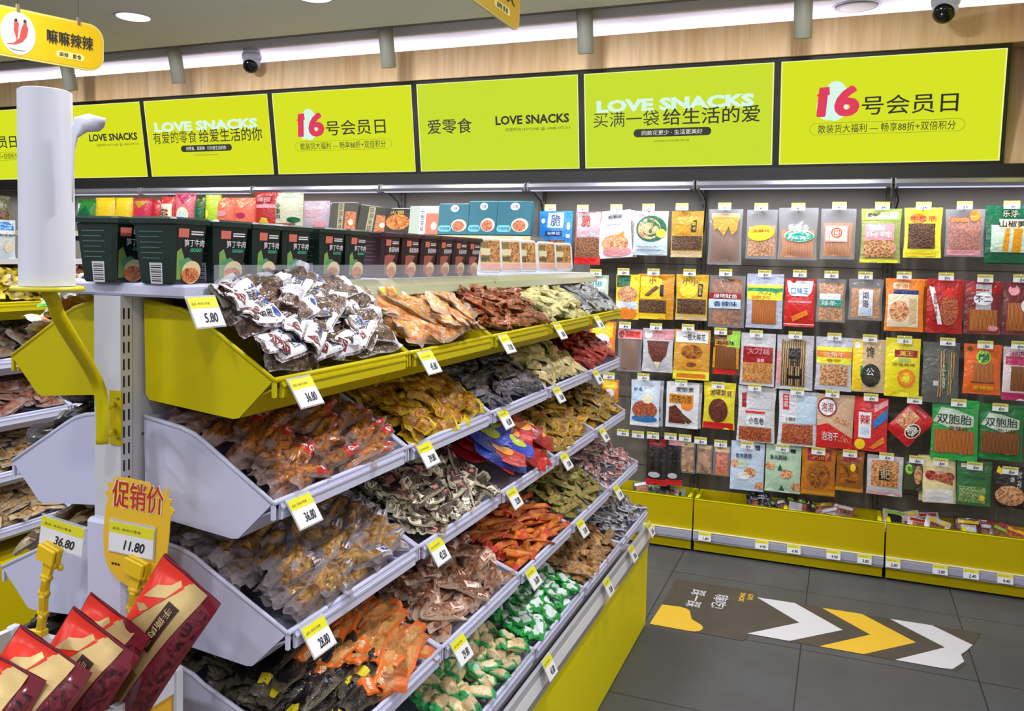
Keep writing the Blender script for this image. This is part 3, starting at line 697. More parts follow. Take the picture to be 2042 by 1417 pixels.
def dec_black(F):
    F.rect(.10, .25, .26, .75, P((216, 200, 40), .3), .0005, 3); F.rect(.74, .2, .84, .8, P((90, 110, 150), .3), .0005, 3)
def dec_orange(F):
    F.rect(.03, .06, .26, .94, P((226, 112, 36), .25), .0005, 5); F.text(.08, .3, .2, .7, '麻辣', P((250, 226, 190), .3), .001, bold=.02)
PK = lambda *a, **k: PACKET(*a, **k)
HEAPS = [
 # row, bin, name, label, material, n, L, W, T, mu, sd, keyword arguments
 (0, 0, 'fish_snack_packet', 'white packet of brown fish with dark red diamond mark, heaped in the nearest yellow bin', PK('white_fish', (58, 40, 36), (116, 92, 78), (206, 206, 220), .75, ul=1.15, vl=1.0, label=(214, 214, 226), lr=(.9, 1), scale=56, third=(40, 28, 30)), 84, .18, .056, .017, .28, .28, dict(bump=.075, hb=.125, decal=dec_fish, dprob=.9)),
 (0, 1, 'tofu_skin_pack', 'clear pack of orange beancurd strips in the second yellow bin', PK('clear_orange', (176, 96, 30), (224, 166, 96), (206, 190, 170), .45, ul=.9, vl=.95, scale=44, third=(236, 206, 160)), 44, .17, .075, .022, .2, .4, dict(bump=.04)),
 (0, 2, 'spicy_strip_packet', 'brown and red chili strip packet in the third yellow bin', PK('brown_red', (104, 52, 36), (178, 98, 56), (176, 140, 104), .8, ul=1.1, vl=1.0, scale=60, third=(206, 84, 44)), 100, .16, .024, .013, -.25, .25, dict(bump=.05, hb=.13, layers=3)),
 (0, 3, 'pale_snack_packet', 'pale yellow-green packet in the fourth yellow bin, before the grey ones', PK('pale_yellow', (196, 176, 112), (226, 220, 160), (214, 214, 162), .9, ul=.8, vl=.8, scale=30, third=(170, 120, 70)), 80, .085, .036, .016, -.3, .5, dict(bump=.045, layers=3)),
 (0, 4, 'silver_snack_packet', 'silver grey packet in the last yellow bin by the hanging bags', PK('grey_silver', (120, 122, 128), (176, 180, 184), (168, 172, 180), 1, scale=40, third=(206, 208, 196)), 80, .095, .034, .014, -.3, .5, dict(bump=.045, layers=3)),
 (1, 0, 'meat_stick_packet', 'clear packet of orange-brown meat with a red printed tab in the nearest upper white bin', PK('meat_red', (96, 48, 22), (190, 116, 50), (176, 150, 146), .42, ul=.78, vl=.74, scale=52, third=(130, 50, 40)), 90, .17, .036, .022, .18, .2, dict(decal=dec_red, bump=.025, dprob=.85)),
 (1, 1, 'yellow_film_packet', 'bright yellow film packet of brown snack in the second upper white bin', PK('yellow_film', (110, 62, 20), (196, 138, 44), (222, 186, 20), .62, ul=.92, vl=.86, label=(238, 212, 24), lr=(.84, 1), scale=50, third=(224, 180, 90)), 56, .15, .052, .02, .1, .35, dict(bump=.03, pinch=.1)),
 (1, 2, 'dark_plum_packet', 'dark navy and grey packet in the third upper white bin', PK('navy_grey', (36, 34, 52), (104, 98, 110), (104, 106, 128), .8, ul=.9, vl=.9, scale=60, third=(150, 110, 104)), 84, .11, .038, .016, -.15, .5, dict(bump=.03, layers=3)),
 (1, 3, 'cream_chip_packet', 'cream packet of dried slices in the fourth upper white bin', PK('cream_chip', (176, 142, 92), (224, 212, 162), (214, 208, 156), .85, ul=.85, vl=.85, scale=56), 80, .085, .042, .016, -.2, .6, dict(bump=.035, layers=3)),
 (1, 4, 'red_chili_packet', 'dark red chili packet in the upper white bin at the wall end', PK('dark_red', (128, 22, 26), (196, 52, 40), (190, 70, 52), .9, ul=1, vl=1, scale=44, third=(220, 120, 40)), 84, .10, .028, .014, -.3, .5, dict(bump=.045, layers=3)),
 (2, 0, 'chicken_foot_pack', 'clear pack of tan chicken feet with lilac tab in the nearest middle white bin', PK('tan_feet', (92, 62, 30), (180, 136, 74), (170, 160, 168), .40, ul=.78, vl=.66, scale=50, third=(206, 170, 112)), 84, .19, .042, .028, .16, .2, dict(decal=dec_lilac, bump=.02, dprob=.7)),
 (2, 1, 'mushroom_snack_packet', 'black and cream packet with pink panel in the second middle white bin', PK('black_cream', (26, 20, 18), (92, 74, 62), (206, 196, 170), .75, ul=.95, vl=.8, scale=50, third=(150, 132, 112)), 78, .135, .044, .018, .05, .4, dict(decal=dec_cream, bump=.03)),
 (2, 3, 'golden_snack_packet', 'golden yellow and brown packet in the fourth middle white bin', PK('gold_brown', (120, 78, 30), (196, 148, 56), (214, 176, 44), .85, ul=.85, vl=.8, scale=60, third=(226, 196, 90)), 84, .10, .038, .016, -.2, .5, dict(bump=.035, layers=3)),
 (2, 4, 'mustard_snack_packet', 'mustard packet with dark filling in the middle white bin at the wall end', PK('mustard', (84, 60, 24), (176, 138, 40), (206, 164, 40), .85, ul=.85, vl=.8, scale=60), 80, .10, .038, .016, -.3, .5, dict(bump=.04, layers=3)),
 (3, 1, 'soy_meat_packet', 'pinkish brown packet with cream tab in the second lower white bin', PK('pink_brown', (84, 44, 30), (170, 116, 86), (206, 176, 158), .5, ul=.85, vl=.8, scale=54, third=(222, 186, 156)), 90, .14, .04, .018, .1, .4, dict(decal=dec_pink, bump=.03, layers=3)),
 (3, 2, 'orange_strip_packet', 'orange spicy strip packet with red end in the third lower white bin', PK('orange_strip', (176, 78, 22), (226, 134, 40), (206, 60, 40), .9, ul=.78, vl=1.0, scale=30, third=(150, 60, 24)), 110, .15, .024, .013, -.15, .25, dict(bump=.025, layers=3)),
 (3, 3, 'pickle_packet', 'green and brown mixed packet in the fourth lower white bin', PK('green_brown', (110, 84, 40), (168, 144, 72), (150, 160, 84), .8, ul=.85, vl=.85, scale=56, third=(120, 164, 70)), 84, .10, .034, .015, -.1, .6, dict(bump=.03, layers=3)),
 (3, 4, 'plum_candy_packet', 'small white and maroon packet in the lower white bin at the wall end', PK('white_maroon', (120, 40, 44), (196, 140, 136), (222, 210, 212), .9, ul=.8, vl=.85, scale=50, third=(226, 214, 212)), 90, .075, .026, .013, -.2, .6, dict(bump=.04, layers=3)),
 (4, 0, 'dried_fish_packet', 'pinkish dried snack packet in the nearest bottom bin', PK('pink_dry', (150, 92, 72), (206, 150, 124), (206, 180, 170), .6, scale=30), 40, .12, .04, .016, .1, .4, dict(bump=.01, hb=.08)),
 (4, 1, 'green_cream_candy', 'cream sweet in clear and green wrapper in the second bottom bin', PK('green_cream', (214, 182, 132), (232, 214, 176), (40, 176, 96), .75, ul=.66, vl=.9, scale=26, third=(150, 220, 200)), 130, .072, .040, .02, .2, .9, dict(bump=.03, hb=.08, layers=2, pinch=.5, tilt=.35)),
 (4, 2, 'green_white_candy', 'white sweet in bright green twisted wrapper in the third bottom bin', PK('green_white', (206, 222, 222), (230, 236, 238), (28, 160, 64), .85, ul=.55, vl=.75, scale=26, third=(60, 190, 90)), 130, .072, .038, .018, .2, .9, dict(bump=.03, hb=.08, layers=2, pinch=.5, tilt=.35)),
 (4, 3, 'tan_chip_packet', 'tan brown chip packet in the fourth bottom bin', PK('tan_chip', (140, 92, 44), (196, 148, 92), (200, 168, 128), .7, ul=.9, vl=.9, scale=56, third=(222, 186, 140)), 96, .10, .036, .016, -.1, .6, dict(bump=.035, hb=.085, layers=3)),
 (4, 4, 'bluish_plum_packet', 'white, grey and maroon packet in the bottom bin at the wall end', PK('white_dark', (70, 50, 56), (150, 140, 152), (206, 210, 222), .9, ul=.7, vl=.8, scale=46, third=(130, 60, 56)), 90, .08, .03, .014, -.2, .6, dict(bump=.035, hb=.085, layers=3)),
]
for i, h in enumerate(HEAPS):
    r_, k, nm, lab, mat, n, L_, W_, T_, mu, sd, kw = h; M, D = BINM[(r_, k)]
    if r_ == 4: kw = dict(dict(dspan=(.02, .80)), **kw)
    heap(M, D-.01, nm, lab, 'snack packet', nm.replace('_', ' ')+'s in one heap', mat, n, L_*.94, W_*.9, T_, mu, sd*1.15, seed=i+3, **kw)
# nearest lower bin: black packets in front, orange ones behind them
M, D = BINM[(3, 0)]
heap(M, D-.01, 'black_snack_packet', 'glossy black packet with small yellow tab at the near end of the lower white bin', 'snack packet', 'black packets in one heap', PK('black_gloss', (8, 8, 12), (30, 26, 30), (92, 84, 72), .8, ul=.86, vl=.8, scale=40, third=(60, 50, 40), rough=.1), 70, .16, .042, .022, .12, .25, seed=40, decal=dec_black, uspan=(0, .62), bump=.02, dprob=.4)
heap(M, D-.01, 'orange_film_packet', 'orange film packet of tan meat in the nearest lower white bin, behind the black ones', 'snack packet', 'orange film packets in one heap', PK('orange_film', (150, 92, 44), (206, 150, 84), (230, 112, 36), .7, ul=.8, vl=.8, scale=26, third=(226, 120, 40)), 76, .165, .042, .018, .12, .28, seed=41, decal=dec_orange, uspan=(.42, 1), bump=.03)
# middle row, third bin: red bags with blue ones in front
M, D = BINM[(2, 2)]
def dec_bag(c): 
    def f(F): F.oval(.62, .45, .2, .3, P(c, .3), .001, 14); F.text(.5, .62, .78, .85, 'ooo' if c[0] > 230 else '海苔', P((236, 226, 200), .3), .0016, bold=.02)
    return f
heap(M, D-.01, 'red_snack_bag', 'shiny red snack bag with orange oval in the third middle white bin', 'snack bag', 'red bags in one heap', PK('red_bag', (190, 20, 22), (214, 36, 30), (196, 22, 24), 1, scale=20, rough=.14), 26, .20, .085, .034, -1.05, .12, seed=50, decal=dec_bag((240, 150, 60)), bump=.05, uspan=(.1, 1), dspan=(.2, .8), pinch=.05, crumple=.0015, tilt=.1)
heap(M, D-.01, 'blue_snack_bag', 'shiny blue snack bag with yellow-green oval in the third middle white bin', 'snack bag', 'blue bags in one heap', PK('blue_bag', (14, 52, 170), (30, 84, 206), (20, 60, 186), 1, scale=20, rough=.14), 7, .17, .075, .028, -1.0, .2, seed=51, decal=dec_bag((190, 210, 60)), bump=.05, lift=.014, uspan=(0, .5), dspan=(.1, .6), pinch=.05, layers=1, crumple=.0015, tilt=.1)
# far side bins
for r_, nm, lab, mat in ((0, 'orange_white_packet', 'orange and white packet heaped left of the yellow pipe', PK('orange_white', (206, 96, 30), (232, 150, 70), (236, 226, 220), .95, ul=.7, vl=.9, scale=30)),
                         (1, 'grey_film_packet', 'grey film packet in the white bin left of the post, second from the top', PK('grey_film', (80, 60, 50), (140, 110, 90), (150, 146, 150), .8, scale=30)),
                         (2, 'tan_dried_packet', 'tan dried snack packet in the white bin behind the 36.80 clip', PK('tan_dried', (132, 92, 50), (190, 150, 96), (196, 176, 140), .75, scale=30)),
                         (3, 'black_bean_packet', 'dark glossy packet behind the promotional bin', PK('dark_gloss', (20, 18, 18), (60, 48, 40), (70, 64, 60), .9, scale=30))):
    M, D = BINM[('L', r_)]
    heap(M, D-.01, nm, lab, 'snack packet', nm.replace('_', ' ')+'s in one heap', mat, 44, .13, .045, .02, .1, .4, seed=60+r_, bump=.06, lift=.02 if r_ == 0 else 0)
# ------------------------------------------------------------------ price tags on the long shelf
def price_card(M, w, h, price, lab, grp, italic=.25):
    r = empty('price_tag', mat4=M); tag(r, lab, 'price tag', grp)
    MB().box((-w/2-.002, -h-.002, -.0022), (w/2+.002, .004, -.0008), CLEAR((230, 234, 240), .45, .1)).build('clear_holder', r)
    MB().box((-w/2, -h, -.0008), (w/2, 0, 0), CARD).build('card', r)
    MB().box((-w/2, -h*.36, 0), (w/2, 0, .0003), TAGY).build('yellow_header', r)
    t = MB(); F = Face(t, lambda u, v, l=0: (-w/2+u*w, -h+v*h, .0004+l), w, h)
    F.text(.08, .74, .72, .84, '品名: 休闲小零食', P((110, 100, 20), .6), .0004, bold=.0)
    F.text(.34, .13, .82, .46, price, INK, .0004, bold=.018, shear=italic*.8); t.build('lettering', r); return r
TAGS = [(0, 0, '36.80'), (0, 1, '45.80'), (0, 2, '37.80'), (0, 3, '38.80'), (0, 4, '32.80'), (1, 0, '36.80'), (1, 1, '39.80'), (1, 2, '45.80'), (1, 3, '35.80'), (1, 4, '34.80'), (2, 0, '28.80'), (2, 1, '42.50'), (2, 2, '32.80'), (2, 3, '33.80'), (2, 4, '36.80'), (3, 1, '29.80'), (3, 2, '36.80'), (3, 3, '35.80'), (3, 4, '31.80')]
for r_, k, pr in TAGS:
    M, D = BINM[(r_, k)]; a = radians(33)
    o = M @ Vector((.0085, .058, -.003)); Mt = frame(o, (0, 1, 0), (-sin(a), 0, cos(a)))
    price_card(Mt, .062, .05, pr, 'price tag %s on the rim of the %s, %s' % (pr, ROWN[r_], POSN[k]), 'price tags on the long shelf')
for px, py, pr, nm in ((1088, 1275, '45.80', 'under the cream and green sweets'), (1207, 1130, '35.80', 'under the green-wrapped sweets'), (1256, 1080, '28.80', 'under the tan chip packets'), (1292, 1030, '26.80', 'at the far end')):
    p = at_x(px, py, -.463); a = radians(28)
    price_card(frame((-.4615*S, p.y, .228*S+.108), (0, 1, 0), (-sin(a), 0, cos(a))), .062, .052, pr, 'price tag %s on the yellow base rail %s' % (pr, nm), 'price tags on the base rail')
for px, py, pr, nm in ((402, 562, '5.80', 'below the near dark cups'), (773, 553, '8.80', 'below the maroon cups')):
    p = at_x(px, py, -.634); a = radians(26)
    price_card(frame((-.6345*S, p.y, .950*S), (0, 1, 0), (-sin(a), 0, cos(a))), .064, .05, pr, 'price tag %s hanging from the top shelf rail %s' % (pr, nm), 'price tags on the top shelf rail')

# ------------------------------------------------------------------ cups and trays on the top board
ZTOP = .963*S
def cup_mesh(kind):
    g = kind == 'green'; body = P((26, 46, 40), .3) if g else P((52, 28, 34), .3); dark = P((16, 26, 28), .35) if g else P((40, 20, 26), .35)
    m = MB(); h = .108; vs = []; lev = [(.032, 0), (.034, .003), (.0425, h*.88), (.047, h*.9), (.047, h*.97), (.044, h)]
    for s, z in lev:
        c = s*.16
        for sx, sy in ((1, -1), (1, 1), (-1, 1), (-1, -1)):
            pts = [(sx*s, sy*(s-c)), (sx*(s-c), sy*s)]
            if sx*sy < 0: pts = [(sx*(s-c), sy*s), (sx*s, sy*(s-c))]
            vs += [(x, y, z) for x, y in pts]
    # order corners counter-clockwise
    fs = [tuple(range(7, -1, -1)), tuple(range(40, 48))]
    out = []
    for L_ in range(6):
        ring = vs[L_*8:L_*8+8]; ring = sorted(ring, key=lambda p: math.atan2(p[1], p[0])); out += ring
    for k in range(5):
        for i in range(8): j = (i+1) % 8; fs.append((8*k+i, 8*k+j, 8*k+8+j, 8*k+8+i))
    m.add(out, fs, body)
    q = lambda z: .0335+(.0425-.0335)*(z/(h*.88))
    side = lambda u, v, l=0: (q(v*.095)+.0004+l, (-1+2*u)*q(v*.095)*.84, v*.095)      # printed face, +x
    near = lambda u, v, l=0: ((-1+2*u)*q(v*.095)*.84, -q(v*.095)-.0004-l, v*.095)     # text face, -y
    lb = MB(); F = Face(lb, side, .06, .095)
    F.rect(.02, .03, .98, .97, dark, 0, 4); F.rect(.08, .80, .42, .95, P((206, 110, 96), .4), .0004, 2)
    F.rect(.50, .89, .92, .91, PRW, .0004, 2); F.rect(.50, .845, .92, .87, PRW, .0004, 2)
    F.text(.26, .64, .97, .77, '笋丁牛肉' if g else '香菇炖鸡', PRW, .0014, bold=.03)
    if g:
        F.text(.50, .555, .92, .615, 'GOGO', P((70, 190, 150), .4), .0006, bold=.03)
        F.poly([(.03, .08), (.03, .55), (.18, .62), (.34, .40), (.40, .30), (.2, .08)], P((120, 160, 80), .4), .0004)
        F.poly([(.12, .40), (.45, .46), (.62, .40), (.5, .30), (.2, .20)], P((80, 150, 110), .4), .0007)
    else: F.poly([(.03, .08), (.03, .55), (.3, .58), (.8, .56), (.6, .40), (.2, .08)], P((160, 84, 80), .4), .0004)
    F.oval(.60, .20, .38, .20, P((224, 206, 160), .4), .0009); F.oval(.55, .15, .36, .13, FOOD((206, 84, 40), (236, 150, 90), 'noise', 120), .0013)
    nb = MB(); F = Face(nb, near, .06, .095)
    for k in range(6): F.rect(.12, .88-.09*k, .80-.1*(k % 2), .895-.09*k, P((88, 120, 110), .5) if g else P((130, 96, 100), .5), .0004, 2)
    if g:
        F.rect(.34, .0, .76, .36, PRW, .0004, 2)
        for k in range(8): F.rect(.38, .04+.038*k, .72, .058+.038*k-.008*(k % 2), PRK, .0007, 1)
    for sm in (lb, nb): pass
    return m, lb, nb
_c = {}
for kd in ('green', 'maroon'):
    _c[kd] = [q.build(n).data for q, n in zip(cup_mesh(kd), ('food_cup', 'printed_label', 'side_print'))]
for o in list(COL.objects):
    if o.type == 'MESH' and o.data in _c['green']+_c['maroon']: bpy.data.objects.remove(o)
def cup(x, y, kd, lab, grp, rz=0):
    o = bpy.data.objects.new('food_cup', _c[kd][0]); COL.objects.link(o); o.location = (x, y, ZTOP); o.rotation_euler = (0, 0, rz); tag(o, lab, 'cup', grp)
    for me, n in zip(_c[kd][1:], ('printed_label', 'side_print')):
        c = bpy.data.objects.new(n, me); COL.objects.link(c); c.parent = o
cupX = -.692*S
ordn = ['nearest', 'second', 'third', 'fourth', 'fifth', 'sixth']
for k, y in enumerate((.726, .796, .859, .922, 1.004, 1.066)):
    cup(cupX, y*S, 'green', 'dark green food cup on the top shelf, %s in the front row' % ordn[k], 'green food cups on the top shelf', random.Random(k).uniform(-.06, .06))
for k, y in enumerate((1.166, 1.232, 1.298, 1.360, 1.424, 1.486)):
    cup(cupX, y*S, 'maroon', 'maroon square food cup on the top shelf, %s after the green ones' % ordn[k], 'maroon food cups on the top shelf', random.Random(k+9).uniform(-.06, .06))
cup(-.764*S, .716*S, 'green', 'dark green food cup at the shelf end, right beside the paper roll', 'green food cups on the top shelf', .05)
for k, y in enumerate((.79, .86, .93)): cup(-.768*S, y*S, 'green', 'dark green food cup in the rear row on the top shelf', 'rear green cups on the top shelf', 0)

def slab(name, w, h, t, mat, draw, parts='printed_label', r=.01, back=None):
    """rounded upright pack; local x right, z up, front at -y, foot at z=0"""
    m = MB(); pts = []
    for cx, cz, a0 in ((w/2-r, r, -pi/2), (w/2-r, h-r, 0), (-w/2+r, h-r, pi/2), (-w/2+r, r, pi)):
        for i in range(5): a = a0+pi/2*i/4; pts.append((cx+r*cos(a), cz+r*sin(a)))
    n = len(pts); vs = []
    for k, (s, y) in enumerate(((.94, 0), (1, -.004) if False else (1, .004), (.93, t-.003), (.88, t))):
        for x, z in pts: vs.append((x*s, y-t, (z-h/2)*s+h/2))
    fs = [tuple(range(n)), tuple(range(4*n-1, 3*n-1, -1))]
    for k in range(3):
        for i in range(n): j = (i+1) % n; fs.append((k*n+j, k*n+i, k*n+n+i, k*n+n+j))
    m.add(vs, fs, mat)
    q = MB(); draw(Face(q, lambda u, v, l=0: ((u-.5)*w, -t-.0002-l, v*h), w, h)); return m, q
def place_slab(name, w, h, t, mat, draw, lab, cat, M, grp=None, r=.01):
    m, q = slab(name, w, h, t, mat, draw, r=r); o = m.build(name, mat4=M); tag(o, lab, cat, grp); q.build('printed_label', o); return o
FMEAT = FOOD((150, 80, 40), (214, 160, 100), 'noise', 90); FRED = FOOD((190, 70, 40), (236, 150, 100), 'noise', 90)
def tray_draw(F):
    F.pill(.10, .06, .90, .95, P((206, 196, 160), .3), .0002) if False else F.rect(.10, .07, .90, .93, P((206, 198, 164), .3), .0004, 2)
    F.rect(.12, .30, .88, .90, FMEAT, .0008, 3); F.rect(.14, .72, .44, .86, P((120, 110, 70), .4), .0012, 2); F.rect(.14, .34, .46, .46, P((84, 90, 64), .4), .0012, 2)
    F.rect(.14, .50, .50, .68, P((206, 200, 160), .4), .0012, 2); F.rect(.12, .09, .88, .26, P((226, 160, 140), .4), .0010, 2)
for k, (y, nm) in enumerate(((1.59, 'nearest'), (1.705, 'second'), (1.805, 'third'), (1.945, 'fourth'), (2.075, 'last'))):
    M = Matrix.Translation((-.692*S, y*S+.03, ZTOP+.001)) @ Matrix.Rotation(.86, 4, 'Z') @ Matrix.Rotation(-.15, 4, 'X')
    place_slab('food_tray', .088, .112, .028, P((216, 216, 218), .3), tray_draw, 'white food tray with brown film lid on the top shelf, %s of five' % nm, 'food tray', M, 'white food trays on the top shelf', r=.018)
M = Matrix.Translation((-.70*S, 1.525*S, ZTOP+.001)) @ Matrix.Rotation(.35, 4, 'Z') @ Matrix.Rotation(-.06, 4, 'X')
place_slab('snack_box', .06, .095, .04, P((76, 82, 118), .4), lambda F: [F.rect(.1, .1+.14*k, .9, .17+.14*k, P((120, 124, 160), .4), .0005, 1) for k in range(6)], 'slate blue box between the maroon cups and the white trays', 'box', M, r=.004)

# ------------------------------------------------------------------ paper roll on its yellow pipe stand
Pb = at_y(95, 579, .575); Pv = at_y(204, 880, .672)
st = empty('roll_stand', (Pb.x, Pb.y, Pb.z)); tag(st, 'bent yellow pipe stand bolted to the post, holding the paper roll', 'stand')
rel = lambda v: Vector(v)-Pb
A = at_y(110, 590, .60); B_ = at_y(122, 640, .60); C_ = at_y(185, 745, .66); D_ = at_y(203, 800, .672); E_ = at_y(204, 884, .672)
def smooth(pts, n=6):
    out = []; P_ = [pts[0]]+pts+[pts[-1]]
    for i in range(1, len(P_)-2):
        for k in range(n):
            t = k/n; a, b, c, d = P_[i-1], P_[i], P_[i+1], P_[i+2]
            out.append(.5*((2*b)+(c-a)*t+(2*a-5*b+4*c-d)*t*t+(3*b-a-3*c+d)*t**3))
    return out+[pts[-1]]
MB().tube(smooth([rel(v) for v in (Pb+Vector((.0, 0, .001)), A*.5+Pb*.5+Vector((.004, .0, -.012)), B_, C_, D_, E_)]), .0098, YEL, 12).build('pipe', st)
fl = (Pb-CAM).length*sin(ray(178, 578).angle(ray(26, 578))/2)
MB().lathe([(.0, .006), (fl-.002, .006), (fl, .004), (fl, 0), (.0, -.002)], P((206, 196, 40), .4), 32).build('flange', st)
bx = at_y(224, 780, .70); bz = at_y(224, 888, .70)
q = MB(); q.box(rel((bx.x-.013, .704*S, bz.z)), rel((bx.x+.013, .7055*S, bx.z)), YELD)
for z in (bx.z-.022, bz.z+.024): q.tube([rel((D_.x, .673*S, z)), rel(((D_.x+bx.x)/2, .692*S, z)), rel((bx.x-.004, .7045*S, z))], .004, YEL, 6)
for z in (bx.z-.012, bz.z+.012): q.lathe([(.004, 0), (.0, .002)], GREY, 8, rel((bx.x+.006, .7035*S, z)))
q.build('mount_bracket', st)
top = at_y(89, 184, .575); Hr = top.z-Pb.z; rad = (Pb-CAM).length*sin(ray(151, 570).angle(ray(40, 570))/2)
lean = Vector((top.x-Pb.x, 0, Hr)).normalized()
R_ = Vector((0, 0, 1)).rotation_difference(lean).to_matrix().to_4x4()
pr = empty('paper_roll', mat4=Matrix.Translation(Pb+Vector((0, 0, .0065))) @ R_); tag(pr, 'tall roll of white plastic bags standing on the yellow pipe stand', 'paper roll')
PAP = P((222, 224, 240), .55, var=.02); m = MB(); vs = []; fs = []; n, hh = 44, 26
for j in range(hh+1):
    for k in range(n):
        a = 2*pi*k/n; v = j/hh; rr = rad*(1+.006*sin(3*a+v*5)+.004*sin(9*v+2*a)) + .0016*max(0, sin(2.2*a-1+2*v))**6
        vs.append((rr*cos(a), rr*sin(a), v*(Hr-.006)))
for j in range(hh):
    for k in range(n): i = (k+1) % n; fs.append((j*n+k, j*n+i, j*n+n+i, j*n+n+k))
m.add(vs, fs, PAP, True); o_ = hh*n
m.lathe([(rad*.995, Hr-.006), (rad*.9, Hr-.004), (rad*.3, Hr-.004), (rad*.28, Hr-.05), (0, Hr-.05)], PAP, 36); m.build('wound_sheet', pr)
m = MB(); vs = []; fs = []; inv = pr.matrix_world.inverted() if False else (Matrix.Translation(Pb+Vector((0, 0, .0065))) @ R_).inverted()
edge = [(145, 400), (147, 340), (149, 305), (156, 279), (174, 265), (198, 260), (208, 249)]; edge2 = [(143, 400), (143, 345), (143, 290), (144, 255), (148, 230), (176, 222), (212, 236)]
nj = 8
for i in range(len(edge)):
    for j in range(nj+1):
        t = j/nj; px = edge2[i][0]*(1-t)+edge[i][0]*t; py = edge2[i][1]*(1-t)+edge[i][1]*t
        vs.append(inv @ (at_y(px, py, .575-.01*sin(pi*t)*(i/6)-.006*t)+Vector((0, 0, .003*sin(5*t+i)))))
for i in range(len(edge)-1):
    for j in range(nj): a = i*(nj+1)+j; fs.append((a, a+1, a+nj+2, a+nj+1))
m.add(vs, fs, PAP, True); o = m.build('loose_flap', pr)
sf = o.modifiers.new('thickness', 'SOLIDIFY'); sf.thickness = .0008

# ------------------------------------------------------------------ pegboard bags
def pillow(w, h, t, seed, topflat=.12, nx=12, ny=16, botflat=.05):
    rnd = random.Random(seed); ph = [rnd.uniform(0, 6.3) for _ in range(4)]
    def F(u, v, l=0, s=1):
        a = max(0, 1-abs(2*u-1)**2.6); vv = min(max((v-botflat)/(1-topflat-botflat), 0), 1); c = max(0, 1-abs(2*vv-1)**2.4)
        d = t*.5*(a*c)**.7 + .0015*sin(7*v+ph[0]+3*u)*(.3+a) + .0012*sin(11*u+ph[1])*(1-c)
        x = (u-.5)*w*(1-.03*c+.012*sin(6*v+ph[2]))
        return (x, -s*d*(1 if s > 0 else .6)-l*s, (v-1)*h)
    return F, nx, ny
def bag_mesh(w, h, t, seed, mat, topflat=.12, botflat=.05):
    F, nx, ny = pillow(w, h, t, seed, topflat, botflat=botflat); m = MB(); vs = []; fs = []
    for s in (1, -1):
        for j in range(ny+1):
            for i in range(nx+1): vs.append(F(i/nx, j/ny, .0003, s))
    o = (nx+1)*(ny+1)
    for j in range(ny):
        for i in range(nx):
            a = j*(nx+1)+i; b, c, d = a+1, a+nx+2, a+nx+1; fs.append((a, b, c, d)); fs.append((o+d, o+c, o+b, o+a))
    m.add(vs, fs, mat, True)
    def surf(u, v, l=0):
        i = min(max(u, 0), .9999)*nx; j = min(max(v, 0), .9999)*ny; i0, j0 = int(i), int(j); fi, fj = i-i0, j-j0
        g = lambda a, b: Vector(vs[b*(nx+1)+a])
        p = g(i0, j0)*(1-fi)*(1-fj)+g(i0+1, j0)*fi*(1-fj)+g(i0, j0+1)*(1-fi)*fj+g(i0+1, j0+1)*fi*fj
        return (p.x, p.y-l*1.6, p.z)
    return m, surf
C = {'w': (228, 230, 236), 'k': (28, 24, 24), 'r': (206, 36, 34), 'dr': (150, 24, 28), 'y': (240, 206, 30), 'ly': (236, 232, 60), 'g': (30, 150, 70), 'dg': (18, 92, 60), 'b': (40, 120, 190), 'o': (236, 132, 40), 'br': (112, 62, 30), 'am': (206, 140, 24), 'cr': (232, 220, 190), 'pk': (222, 150, 160), 'gy': (168, 168, 170), 'tl': (36, 156, 140), 'mg': (176, 44, 90), 'gold': (176, 136, 40), 'nb': (40, 56, 110), 'kr': (206, 180, 140), 'lg': (150, 206, 60), 'si': (196, 196, 204), 'pg': (186, 206, 184), 'lb': (190, 212, 236)}
FD = {'strip': ((150, 72, 24), (214, 130, 60), 'strip', 60), 'dstrip': ((96, 52, 24), (160, 96, 44), 'strip', 60), 'ostrip': ((196, 96, 30), (236, 160, 80), 'strip', 60), 'amber': ((120, 60, 10), (186, 110, 26), 'noise', 40), 'bits': ((70, 40, 26), (150, 96, 60), 'bits', 110), 'dbits': ((34, 24, 20), (110, 76, 52), 'bits', 110), 'obits': ((150, 80, 36), (226, 160, 96), 'bits', 100), 'rbits': ((110, 40, 24), (196, 104, 66), 'bits', 110), 'noodle': ((180, 100, 40), (232, 166, 96), 'noise', 120), 'bean': ((40, 16, 12), (120, 56, 40), 'bits', 140), 'crisp': ((222, 120, 70), (246, 190, 140), 'noise', 60), 'leaf': ((26, 26, 24), (74, 70, 60), 'noise', 60), 'root': ((110, 84, 54), (186, 156, 110), 'strip', 30), 'peas': ((60, 110, 50), (150, 180, 110), 'bits', 120), 'sausage': ((170, 104, 56), (226, 170, 110), 'noise', 30), 'redball': ((196, 50, 20), (240, 120, 60), 'bits', 60), 'nut': ((150, 84, 50), (226, 170, 120), 'bits', 90)}
def mt(k): return FOOD(*FD[k]) if k in FD else FILM(C[k])
def draw_bag(F, G, items):
    """F prints, G food seen through the film"""
    for it in items:
        k = it[0]
        if k == 'r': (G if it[5] in FD else F).rect(*it[1:5], mt(it[5]), .0009+.0002*len(F.mb.f)/400, 5, skew=it[6] if len(it) > 6 else 0)
        elif k == 'o': (G if it[5] in FD else F).oval(*it[1:5], mt(it[5]), .0015, 18, rot=it[6] if len(it) > 6 else 0)
        elif k == 'p': (G if it[2] in FD else F).poly(it[1], mt(it[2]), .0017)
        elif k == 'ring': F.ring(*it[1:6], mt(it[6]), .0022)
        elif k == 't': F.text(*it[1:5], it[5], mt(it[6]), .0025, bold=.02, turn=len(it) > 7)
